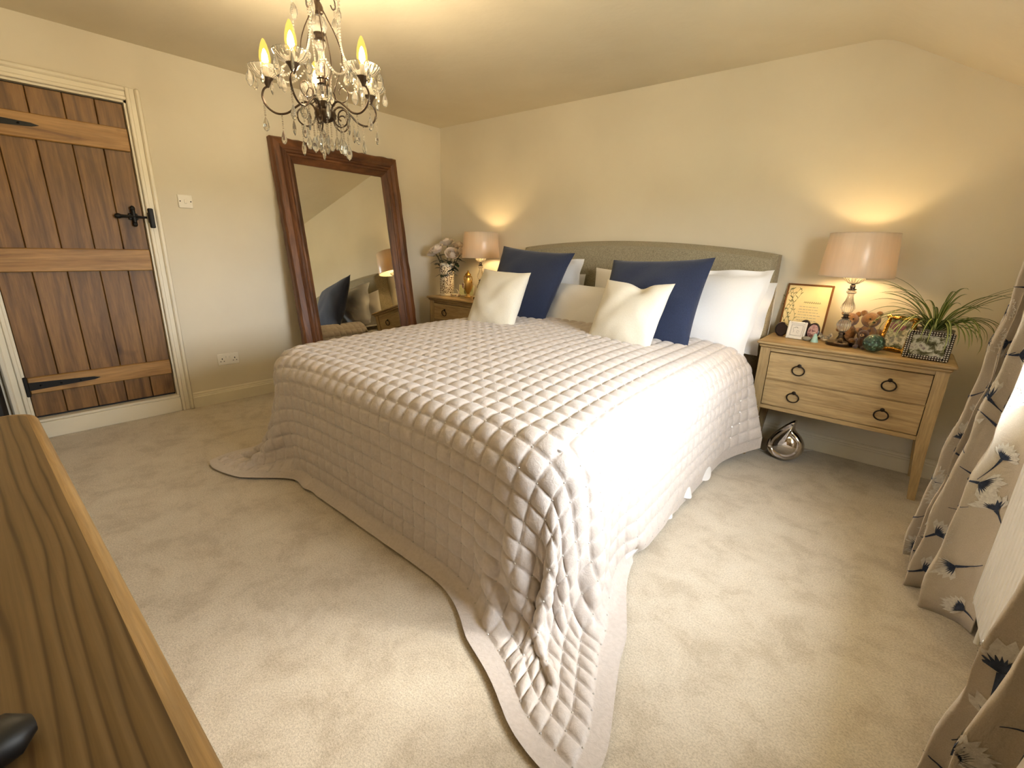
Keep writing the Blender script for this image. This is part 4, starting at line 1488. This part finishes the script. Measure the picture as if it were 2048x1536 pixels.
# ------------------------------------------------------------------ silver teardrop on the floor, cables
t_ = thing('teardrop_vase', 'polished silver teardrop vase standing under the nightstand', 'vase', (-0.385, 3.07, 0.0), (math.radians(-6), 0, math.radians(-6)))
out = []
for k in range(48):
    a = 2 * PI * k / 48
    r_ = 0.098 + 0.004 * math.cos(2 * a)
    x, z = r_ * math.cos(a), 0.098 + r_ * math.sin(a)
    up_ = max(0.0, math.sin(a - 0.65))           # pull the upper side to a tip leaning over
    x += 0.070 * up_ ** 6 + 0.012 * up_
    z += 0.085 * up_ ** 5
    out.append((x, z))
cx0, cz0 = 0.0, 0.10
prof_ = [(1.0, 0.0), (0.985, -0.022), (0.93, -0.036), (0.86, -0.038), (0.80, -0.028), (0.76, -0.022), (0.70, -0.028), (0.55, -0.038), (0.30, -0.044), (0.02, -0.046)]
b = MB()
for sgn in (1, -1):
    vs, fs = [], []
    for s_, y in prof_:
        vs += [(cx0 + (x - cx0) * s_, y * sgn, cz0 + (z - cz0) * s_) for x, z in out]
    n = 48
    for i in range(len(prof_) - 1):
        fs += [(i * n + k, i * n + (k + 1) % n, (i + 1) * n + (k + 1) % n, (i + 1) * n + k) for k in range(n)]
    fs.append(tuple((len(prof_) - 1) * n + k for k in range(n)))
    if sgn < 0:
        fs = [q[::-1] for q in fs]
    b.add(vs, fs)
b.build('vase_body', 'chrome', t_, 60)
MB().tube([(-0.70, 3.30, 0.008), (-0.64, 3.20, 0.006), (-0.56, 3.14, 0.006), (-0.50, 3.12, 0.006), (-0.44, 3.17, 0.006), (-0.34, 3.26, 0.006), (-0.26, 3.36, 0.006)], 0.0035, 8).build('floor_cable', 'cable', None, label='thin white cable running over carpet behind the silver teardrop', cat='cable')
MB().tube([(-0.632, 3.335, 0.98), (-0.630, 3.30, 0.93), (-0.628, 3.305, 0.84), (-0.632, 3.31, 0.74), (-0.640, 3.32, 0.55), (-0.650, 3.33, 0.20), (-0.66, 3.30, 0.008)], 0.0032, 8).build('charger_cable', 'cable', None, label='thin pale charger cable dangling between headboard and nightstand', cat='cable')

# ================================================================== RADIATOR AND CURTAINS
ra = thing('radiator', 'white ribbed panel radiator under the window between curtains', 'radiator', (0.405, 1.46, 0.12))
b = MB()
y0, y1, hR = -0.52, 0.50, 0.58
pitch = 0.0335
pts = []
n = int((y1 - y0) / pitch)
for k in range(n):
    yb_ = y0 + k * pitch
    for f, d in ((0.0, 0.0), (0.30, 0.0), (0.42, -0.009), (0.58, -0.010), (0.86, -0.010), (0.97, 0.0)):
        pts.append((yb_ + f * pitch, d))
pts.append((y1, 0))
vs = []
for y, d in pts:
    vs += [(-0.030 + d * 0, y, 0), (-0.030 + d, y, 0.03), (-0.030 + d, y, hR - 0.03), (-0.030, y, hR)]
fs = []
for i in range(len(pts) - 1):
    for k in range(3):
        fs.append((i * 4 + k, i * 4 + 4 + k, i * 4 + 5 + k, i * 4 + 1 + k))
b.add(vs, fs)
b.build('front_panel', 'radiator', ra, 30)
MB().box(-0.029, 0.030, y0, y1, 0.0, hR - 0.012, 0.004).build('body', 'radiator', ra)
MB().box(-0.034, 0.034, y0, y1, hR - 0.014, hR, 0.004).build('top_grille', 'radiator', ra)
for y in (y0, y1):
    MB().box(-0.034, 0.034, y - 0.003, y + 0.003, -0.002, hR, 0.002).build('side_panel', 'radiator', ra)
    MB().tube([(0, y * 0.94, 0.02), (0, y * 0.94, -0.12)], 0.0075, 10).build('pipe', 'plastic', ra)


class Curtain:
    def __init__(self, path_fn, z_top, n_t, n_z, seed):
        """path_fn(t, z) -> (x, y); builds arc-length table at mid height"""
        self.fn, self.zt, self.nt, self.nz = path_fn, z_top, n_t, n_z
        self.rd = random.Random(seed)
        self.s = [0.0]
        for i in range(1, 801):
            a, c = path_fn((i - 1) / 800, 0.5), path_fn(i / 800, 0.5)
            self.s.append(self.s[-1] + math.hypot(c[0] - a[0], c[1] - a[1]))
        self.L = self.s[-1]

    def t_of(self, s):
        s = min(max(s, 0), self.L)
        lo, hi = 0, 800
        while hi - lo > 1:
            m_ = (lo + hi) // 2
            if self.s[m_] <= s:
                lo = m_
            else:
                hi = m_
        f = (s - self.s[lo]) / max(1e-9, self.s[hi] - self.s[lo])
        return (lo + f) / 800

    def point(self, t, z):
        x, y = self.fn(t, z)
        wob = 0.004 * math.sin(z * 17 + t * 40) + 0.003 * math.sin(z * 31 + t * 23)
        return Vector((x + wob, y + wob * 0.6, z))

    def on(self, s, z, off):
        t = self.t_of(s)
        e = 0.002
        p = self.point(t, z)
        d = self.point(min(1, t + e), z) - self.point(max(0, t - e), z)
        nrm = Vector((d.y, -d.x, 0))
        if nrm.length < 1e-9:
            nrm = Vector((-1, 0, 0))
        nrm.normalize()
        return p + nrm * off


def flower(C, parent, s0, z0, ang, size, name='embroidered_flower'):
    """seed-head motif: curved stem, navy fan at the throat, pale tuft beyond it"""
    rd_ = C.rd
    b_ = MB()

    def put(pts2, fs, off):
        b_.add([tuple(C.on(s0 + x, max(0.012, z0 + z), off)) for x, z in pts2], fs)
        # both faces of the thin embroidery layer read the same

    def rot(x, z):
        return (x * math.cos(ang) - z * math.sin(ang), x * math.sin(ang) + z * math.cos(ang))
    # pale tuft
    b_.cur = 1
    n = 9
    for k in range(n):
        a = (k / (n - 1) - 0.5) * 2.1
        w_ = 0.17
        r0, r1 = size * 0.30, size * rd_.uniform(0.85, 1.1)
        q = [rot(r0 * math.sin(a - w_ * 0.6), r0 * math.cos(a - w_ * 0.6)), rot(r0 * math.sin(a + w_ * 0.6), r0 * math.cos(a + w_ * 0.6)),
             rot(r1 * 0.75 * math.sin(a + w_), r1 * 0.75 * math.cos(a + w_)), rot(r1 * math.sin(a), r1 * math.cos(a)), rot(r1 * 0.75 * math.sin(a - w_), r1 * 0.75 * math.cos(a - w_))]
        put(q, [(0, 1, 2, 3, 4)], 0.0016)
    # navy fan
    b_.cur = 0
    n = 11
    for k in range(n):
        a = (k / (n - 1) - 0.5) * 1.9
        r1 = size * (0.42 + 0.30 * abs(k / (n - 1) - 0.5) * 2 + rd_.uniform(-0.06, 0.06))
        w_ = 0.075 * size
        q = [rot(-w_ * 0.5, 0), rot(w_ * 0.5, 0), rot(r1 * 0.5 * math.sin(a) + w_ * 0.6, r1 * 0.5 * math.cos(a)), rot(r1 * math.sin(a), r1 * math.cos(a)), rot(r1 * 0.5 * math.sin(a) - w_ * 0.6, r1 * 0.5 * math.cos(a))]
        put(q, [(0, 1, 2, 3, 4)], 0.0026)
    # stem
    bend = rd_.uniform(-0.5, 0.5)
    m_ = 7
    pl, ln = [], size * rd_.uniform(0.9, 1.5)
    for i in range(m_):
        t = i / (m_ - 1)
        w_ = size * (0.06 * (1 - t) ** 2 + 0.018)
        cxx, czz = bend * size * t * t * 0.6, -ln * t
        pl += [rot(cxx - w_, czz), rot(cxx + w_, czz)]
    put(pl, [(2 * i, 2 * i + 1, 2 * i + 3, 2 * i + 2) for i in range(m_ - 1)], 0.0024)
    b_.build(name, ['thread_navy', 'thread_pale'], parent, 80)


def smooth(a):
    a = min(1, max(0, a))
    return a * a * (3 - 2 * a)


def make_curtain(label, ya, yb_, xin, xin2, xout, folds, z_top, seed, flowers, phase=0.0):
    """hangs in deep folds from y=ya (far) to y=yb_ (near); folds swing between xout (wall) and xin (room)"""
    t_ = thing('curtain', label, 'curtain', (0, 0, 0))

    def path(t, z):
        kick = 0.060 * (1 - smooth(z / 1.25))              # hem kicks into the room
        f = t * folds * 2 * PI + phase
        a = math.sin(f)
        a = math.copysign(abs(a) ** 0.8, a)
        var = 0.82 + 0.18 * math.sin(f * 0.37 + seed)
        xi = xin + (xin2 - xin) * t
        mid, amp = (xi + xout) / 2, (xout - xi) / 2
        amp *= var * (0.9 + 0.25 * (1 - smooth(z / 0.9)))
        x = mid - amp * a - kick * (0.5 + 0.5 * a) * (1 if a > -0.4 else 0.3)
        y = ya + (yb_ - ya) * t + 0.018 * math.cos(2 * f) + 0.012 * math.sin(f * 0.5 + z * 2)
        return (x, y)
    C = Curtain(path, z_top, 0, 0, seed)
    n_t, n_z = int(folds * 36), 44
    b_ = MB()
    b_.grid(lambda u, v: tuple(C.point(u, 0.012 + (z_top - 0.012) * v) + Vector((0, 0, (0.012 * math.sin(u * folds * 5) if v < 0.01 else 0)))), n_t, n_z)
    o = b_.build('cloth', 'curtain', t_, 80)
    md = o.modifiers.new('thickness', 'SOLIDIFY')
    md.thickness = 0.003
    md.offset = -1
    rd_ = random.Random(seed * 7)
    placed = []
    tries = 0
    while len(placed) < flowers and tries < 4000:
        tries += 1
        s_, z_ = rd_.uniform(0.03, C.L - 0.03), rd_.uniform(0.05, z_top - 0.25)
        if all(math.hypot(s_ - q[0], z_ - q[1]) > 0.09 for q in placed):
            placed.append((s_, z_))
    for s_, z_ in placed:
        flower(C, t_, s_, z_, rd_.uniform(-2.2, 2.2), rd_.uniform(0.050, 0.075))
    return t_, C


make_curtain('floor length taupe curtain with navy seed heads beside the nightstand', 2.36, 1.985, 0.245, 0.310, 0.400, 3.75, 1.80, 3, 120, phase=0.2)
make_curtain('floor length taupe curtain with navy seed heads nearest the oak chest', 1.06, 0.66, 0.252, 0.252, 0.340, 2.75, 1.80, 5, 80, phase=1.3)
cp = thing('curtain_pole', 'slim dark curtain pole above the window', 'curtain pole', (0.325, 1.64, 1.835))
MB().tube([(0, -0.95, 0), (0, 0.80, 0)], 0.010, 12).build('pole', 'bronze', cp)
for s in (-1, 1):
    MB().ball((0, 0.81 if s > 0 else -0.96, 0), 0.018, 12, 8).build('finial', 'bronze', cp)
    MB().tube([(0, s * 0.72, 0), (0.125, s * 0.72, 0)], 0.006, 8).build('bracket', 'bronze', cp)
for k in range(14):
    y = (0.40 + 0.27 * k / 6) if k < 7 else (-0.90 + 0.38 * (k - 7) / 6)
    MB().tube([(0.016 * math.cos(a), y, -0.006 + 0.018 * math.sin(a)) for a in [2 * PI * i / 16 for i in range(16)]], 0.002, 6, True).build('curtain_ring', 'bronze', cp)

# ================================================================== CHEST IN FRONT
ch = thing('chest_of_drawers', 'oak chest of drawers with rounded top against the wall', 'chest', (-0.52, -0.20, 0))
cw, cz, cyf, cyb = 0.815, 0.85, 0.256, -0.235
# top board with rounded plan corner and rounded edge
b = MB()
rc_, re = 0.035, 0.016
outl = []
for (sx, sy) in ((1, 1), (-1, 1), (-1, -1), (1, -1)):
    for k in range(7):
        a = {(1, 1): 0, (-1, 1): PI / 2, (-1, -1): PI, (1, -1): 1.5 * PI}[(sx, sy)] + PI / 2 * k / 6
        ccx, ccy = sx * (cw - rc_), (cyf - rc_) if sy > 0 else (cyb + rc_)
        outl.append((ccx + rc_ * math.cos(a), ccy + rc_ * math.sin(a)))
n = len(outl)
rings = []
for k in range(6):
    a = PI / 2 * k / 5
    rings.append((re * (1 - math.sin(a)) if True else 0, cz - re * (1 - math.sin(a)) * 0 - re + re * math.sin(a) if False else cz - re * math.cos(a) * 0, a))
levels = [(0.004, cz - 0.036), (0.0, cz - 0.032), (0.0, cz - re)] + [(re * (1 - math.cos(a)), cz - re + re * math.sin(a)) for a in [PI / 2 * k / 5 for k in range(1, 6)]]
vs, fs = [], []
for inset, z in levels:
    for x, y in outl:
        l = math.hypot(x, y)
        ix_ = x - math.copysign(min(inset, abs(x)), x)
        iy_ = y - math.copysign(inset, y - 0.01)
        vs.append((ix_, iy_, z))
for i in range(len(levels) - 1):
    for k in range(n):
        fs.append((i * n + k, i * n + (k + 1) % n, (i + 1) * n + (k + 1) % n, (i + 1) * n + k))
b.add(vs, fs)
b.build('top_edge', 'chestedge', ch, 60)
MB().add(vs[-n:] + vs[:n], [tuple(range(n)), tuple(range(n, 2 * n))[::-1]]).build('top', 'chest', ch)
MB().box(-cw + 0.025, cw - 0.025, cyb + 0.01, cyf - 0.06, 0.06, cz - 0.034, 0.004).build('carcass', 'chest', ch)
for r_ in range(4):
    z0 = 0.09 + r_ * 0.182
    for c_ in range(2):
        x0 = -cw + 0.045 + c_ * (cw - 0.045 + 0.004)
        dd = MB().box(x0, x0 + cw - 0.053, cyf - 0.062, cyf - 0.046, z0, z0 + 0.172, 0.004).build('drawer', 'chestedge', ch)
        for px in (0.2, 0.8):
            MB().lathe([(0.008, 0), (0.008, 0.012), (0.016, 0.020), (0.014, 0.028), (0.0001, 0.030)], 14, Mrot('X', -90, (x0 + (cw - 0.053) * px, cyf - 0.047, z0 + 0.088))).build('knob', 'bronze', dd)
for sx in (-1, 1):
    for y in (cyb + 0.03, cyf - 0.11):
        MB().box(sx * (cw - 0.055) - 0.025, sx * (cw - 0.055) + 0.025, y, y + 0.045, 0, 0.062, 0.004).build('foot', 'chestedge', ch)

b = MB()
b.tube([(0, -0.26, 0.012), (0, -0.12, 0.013), (0, -0.020, 0.013), (0, -0.004, 0.012), (0, 0.006, 0.011)], [0.013, 0.014, 0.016, 0.014, 0.006], 16)
b.v = [(x * 1.25, y, max(0.0, z)) for x, y, z in b.v]
b.build('stand_foot', 'black', None, label='black rounded stand bar lying across the oak chest top', cat='stand', loc=(-0.418, -0.032, 0.85), rot=(0, 0, math.radians(12)))
t_ = thing('black_case', 'matt black upright case on the floor beside the door frame', 'case', (XL + 0.16, -0.10, 0))
MB().box(-0.13, 0.13, -0.15, 0.15, 0.02, 0.60, 0.02).build('body', 'black', t_)
MB().box(-0.12, 0.12, -0.14, 0.14, 0.0, 0.03, 0.006).build('base', 'black', t_)
MB().tube([(-0.05, 0, 0.60), (-0.05, 0, 0.63), (0.05, 0, 0.63), (0.05, 0, 0.60)], 0.008, 8).build('handle', 'black', t_)

# ================================================================== CHANDELIER
CX, CY = -2.025, 1.15
chd = thing('chandelier', 'five arm crystal chandelier with dark bronze scrolls hanging over the bed', 'chandelier', (CX, CY, H))
A0 = math.radians(122.73 + 180)


def shell_mat():
    m_, t_, b_ = newmat('glowing bulb glass')
    e_ = t_.nodes.new('ShaderNodeEmission')
    e_.inputs['Color'].default_value = (1.0, 0.62, 0.10, 1)
    e_.inputs['Strength'].default_value = 1.15
    tr_ = t_.nodes.new('ShaderNodeBsdfTransparent')
    mx_ = t_.nodes.new('ShaderNodeMixShader')
    mx_.inputs[0].default_value = 0.55
    t_.links.new(tr_.outputs[0], mx_.inputs[1])
    t_.links.new(e_.outputs[0], mx_.inputs[2])
    t_.links.new(mx_.outputs[0], t_.nodes['Material Output'].inputs['Surface'])
    return m_


MAT['bulbshell'] = shell_mat()


def Z(z):
    return z - H


def pol(r, a, z):
    return (r * math.cos(a), r * math.sin(a), Z(z))


def spline(pts, n=6):
    """Catmull-Rom through (r, z) pairs"""
    out_ = []
    for i in range(len(pts) - 1):
        p0, p1, p2, p3 = pts[max(i - 1, 0)], pts[i], pts[i + 1], pts[min(i + 2, len(pts) - 1)]
        for k in range(n):
            t = k / n
            out_.append(tuple(0.5 * (2 * p1[j] + (p2[j] - p0[j]) * t + (2 * p0[j] - 5 * p1[j] + 4 * p2[j] - p3[j]) * t * t + (3 * p1[j] - p0[j] - 3 * p2[j] + p3[j]) * t ** 3) for j in range(2)))
    out_.append(pts[-1])
    return out_


def lz(prof):
    return [(r, Z(z)) for r, z in prof]


MB().lathe(lz([(0.0001, H), (0.055, H), (0.055, H - 0.006), (0.040, H - 0.022), (0.014, H - 0.034), (0.006, H - 0.040)])[::-1], 28).build('ceiling_rose', 'bronzearm', chd)
b = MB()
zc = H - 0.036
k = 0
while zc > 2.185:
    b.tube([(0.0065 * math.cos(a) * (1 if k % 2 else 0), 0.0065 * math.cos(a) * (0 if k % 2 else 1), Z(zc) - 0.009 + 0.011 * math.sin(a)) for a in [2 * PI * i / 12 for i in range(12)]], 0.0016, 6, True)
    zc -= 0.0175
    k += 1
b.build('chain', 'bronzearm', chd, kind='stuff')
MB().lathe(lz([(0.0001, 2.185), (0.006, 2.180), (0.008, 2.150), (0.014, 2.135), (0.010, 2.118), (0.018, 2.106), (0.022, 2.096), (0.022, 2.078), (0.012, 2.070)])[::-1], 20).build('crown', 'bronzearm', chd)
MB().lathe(lz([(0.012, 2.072), (0.022, 2.062), (0.030, 2.040), (0.031, 2.024), (0.024, 2.012), (0.014, 2.008)])[::-1], 16, flute=0.05, nf=8).build('crystal_bulge', 'crystal', chd, 5)
MB().lathe(lz([(0.014, 2.010), (0.022, 2.007), (0.022, 2.002), (0.017, 2.000), (0.017, 1.988), (0.022, 1.984), (0.014, 1.980)])[::-1], 20).build('collar', 'bronzearm', chd)
MB().lathe(lz([(0.014, 1.982), (0.021, 1.974), (0.022, 1.964), (0.013, 1.948), (0.010, 1.928), (0.014, 1.910), (0.024, 1.892), (0.029, 1.876), (0.027, 1.862), (0.014, 1.852)])[::-1], 16, flute=0.06, nf=8).build('crystal_baluster', 'crystal', chd, 8)
MB().lathe(lz([(0.014, 1.855), (0.023, 1.852), (0.023, 1.846), (0.017, 1.843), (0.018, 1.830), (0.024, 1.826), (0.014, 1.822)])[::-1], 20).build('collar', 'bronzearm', chd)
MB().lathe(lz([(0.014, 1.824), (0.026, 1.814), (0.033, 1.796), (0.030, 1.778), (0.018, 1.764)])[::-1], 16, flute=0.06, nf=8).build('crystal_ball', 'crystal', chd, 8)
MB().lathe(lz([(0.016, 1.766), (0.018, 1.752), (0.014, 1.742), (0.020, 1.736), (0.040, 1.728), (0.044, 1.716), (0.040, 1.700), (0.024, 1.690), (0.010, 1.684), (0.0001, 1.680)])[::-1], 28).build('hub', 'bronzearm', chd)

arm_pts = spline([(0.034, 1.702), (0.044, 1.742), (0.074, 1.757), (0.110, 1.738), (0.150, 1.710), (0.192, 1.706), (0.226, 1.728), (0.240, 1.762), (0.232, 1.790), (0.2155, 1.802)])
curl_pts = spline([(0.038, 1.706), (0.050, 1.676), (0.078, 1.664), (0.104, 1.680), (0.108, 1.710), (0.090, 1.728), (0.068, 1.720), (0.062, 1.700), (0.074, 1.688)])
wire_pts = spline([(0.018, 2.092), (0.034, 2.060), (0.060, 2.010), (0.080, 1.950), (0.078, 1.895), (0.058, 1.848), (0.044, 1.806), (0.048, 1.776), (0.070, 1.764), (0.092, 1.778), (0.096, 1.806), (0.078, 1.822), (0.062, 1.810), (0.064, 1.794)])
top_pts = spline([(0.010, 2.118), (0.030, 2.150), (0.062, 2.172), (0.090, 2.158), (0.096, 2.132), (0.082, 2.118), (0.070, 2.130)])


def pts3(rz):
    return [(r, 0, z - H) for r, z in rz]


m_arm = MB().tube(pts3(arm_pts), 0.0042, 8).mesh('arm', 'bronzearm')
m_curl = MB().tube(pts3(curl_pts), 0.0032, 8).mesh('lower_scroll', 'bronzearm')
m_wire = MB().tube(pts3(wire_pts), 0.0022, 6).mesh('body_scroll', 'bronzearm')
m_top = MB().tube(pts3(top_pts), 0.0026, 6).mesh('crown_scroll', 'bronzearm')
T_ = Matrix.Translation((0.2155, 0, 0))
m_cup = MB().lathe(lz([(0.0001, 1.796), (0.006, 1.798), (0.009, 1.806), (0.016, 1.820), (0.024, 1.829), (0.0245, 1.832), (0.010, 1.833)]), 24, T_).mesh('candle_cup', 'bronzearm')
m_pan = MB().lathe(lz([(0.010, 1.830), (0.028, 1.831), (0.048, 1.841), (0.062, 1.858), (0.066, 1.868), (0.063, 1.868), (0.046, 1.847), (0.028, 1.837), (0.010, 1.836)]), 64, T_, flute=0.03, nf=22, cap=False).mesh('glass_pan', 'crystal')
m_hold = MB().lathe(lz([(0.010, 1.836), (0.0105, 1.866), (0.008, 1.868)]), 16, T_).mesh('bulb_holder', 'plastic')
m_bulb = MB().lathe(lz([(0.010, 1.864), (0.018, 1.880), (0.0215, 1.900), (0.019, 1.924), (0.012, 1.950), (0.005, 1.966), (0.0001, 1.971)]), 20, T_).mesh('bulb_glass', 'bulbshell')
m_core = MB().lathe(lz([(0.0001, 1.868), (0.009, 1.877), (0.012, 1.894), (0.0095, 1.914), (0.004, 1.930), (0.0001, 1.935)]), 14, T_).mesh('filament', 'bulb')
m_drop = MB().lathe([(0.0001, -0.056), (0.0075, -0.052), (0.0130, -0.040), (0.0115, -0.028), (0.006, -0.012), (0.0001, 0.0)], 8, sy=0.72).mesh('crystal_drop', 'crystal', 5)
m_plate = MB().lathe([(0.0001, -0.062), (0.0095, -0.053), (0.0150, -0.038), (0.0135, -0.024), (0.006, -0.008), (0.0001, 0.0)], 6, sy=0.45).mesh('crystal_almond', 'crystal', 5)


def beads(points, r=0.0046):
    b_ = MB()
    for p in points:
        b_.ball(p, r, 6, 4)
    return b_


m_chain = {}
for nb in (2, 4, 7):
    m_chain[nb] = beads([(0, 0, -0.0085 * (i + 0.5)) for i in range(nb)], 0.0040).mesh('bead_chain', 'crystal')


def pendant(p, nb, rz, almond=False):
    c_ = link('bead_chain', m_chain[nb], chd, p, kind='stuff')
    link('crystal_drop', m_plate if almond else m_drop, chd, (p[0], p[1], p[2] - 0.0085 * nb), (0, 0, rz))


rc = random.Random(12)
for k in range(5):
    a = A0 + 2 * PI * k / 5
    R_ = (0, 0, a)
    arm = link('arm', m_arm, chd, rot=R_)
    for nm, mm in (('candle_cup', m_cup), ('glass_pan', m_pan), ('bulb_holder', m_hold)):
        link(nm, mm, arm)
    bg_ = link('bulb_glass', m_bulb, arm)
    link('filament', m_core, arm)
    link('lower_scroll', m_curl, chd, rot=(0, 0, a + 0.16))
    link('body_scroll', m_wire, chd, rot=(0, 0, a + PI / 5))
    link('crown_scroll', m_top, chd, rot=(0, 0, a + 0.3))
    # pendants round the pan
    px, py = 0.2155 * math.cos(a), 0.2155 * math.sin(a)
    for j in range(6):
        aj = a + 2 * PI * (j + 0.5) / 6
        pendant((px + 0.064 * math.cos(aj), py + 0.064 * math.sin(aj), Z(1.866)), 2, aj, j % 2 == 0)
    # pendants under the arm, the scroll and between arms
    for r_, z_, nb in ((0.238, 1.752, 7), (0.172, 1.705, 7), (0.096, 1.672, 7), (0.128, 1.722, 4)):
        pendant(pol(r_, a + rc.uniform(-0.03, 0.03), z_), nb, rc.uniform(0, 3), r_ < 0.15)
    pendant(pol(0.090, a + PI / 5, 1.776), 4, a, True)
    pendant(pol(0.088, a + 0.3, 2.128), 4, a, True)
    pendant(pol(0.040, a + PI / 5, 1.695), 7, a)
    pendant(pol(0.070, a + 0.16, 1.664), 4, a)
    # bead garlands
    P0, P1 = Vector(pol(0.094, a + 0.3, 2.140)), Vector(pol(0.168, a, 1.864))
    g1 = []
    for i in range(32):
        t = i / 31
        p = P0.lerp(P1, t)
        p.z -= 0.05 * math.sin(t * PI)
        rr_ = math.hypot(p.x, p.y) * (1 - 0.22 * math.sin(t * PI))
        an = math.atan2(p.y, p.x)
        g1.append((rr_ * math.cos(an), rr_ * math.sin(an), p.z))
    beads(g1).build('bead_garland', 'crystal', chd, kind='stuff')
    a2 = a + 2 * PI / 5
    P0, P1 = Vector(pol(0.200, a + 0.23, 1.860)), Vector(pol(0.200, a2 - 0.23, 1.860))
    mid_ = Vector(pol(0.076, a + PI / 5, 1.905))
    for Qa, Qb in ((P0, mid_), (mid_, P1)):
        g2 = []
        for i in range(17):
            t = i / 16
            p = Qa.lerp(Qb, t)
            p.z -= 0.045 * math.sin(t * PI)
            g2.append(tuple(p))
        beads(g2).build('bead_garland', 'crystal', chd, kind='stuff')
pendant((0, 0, Z(1.682)), 7, 0.3, True)
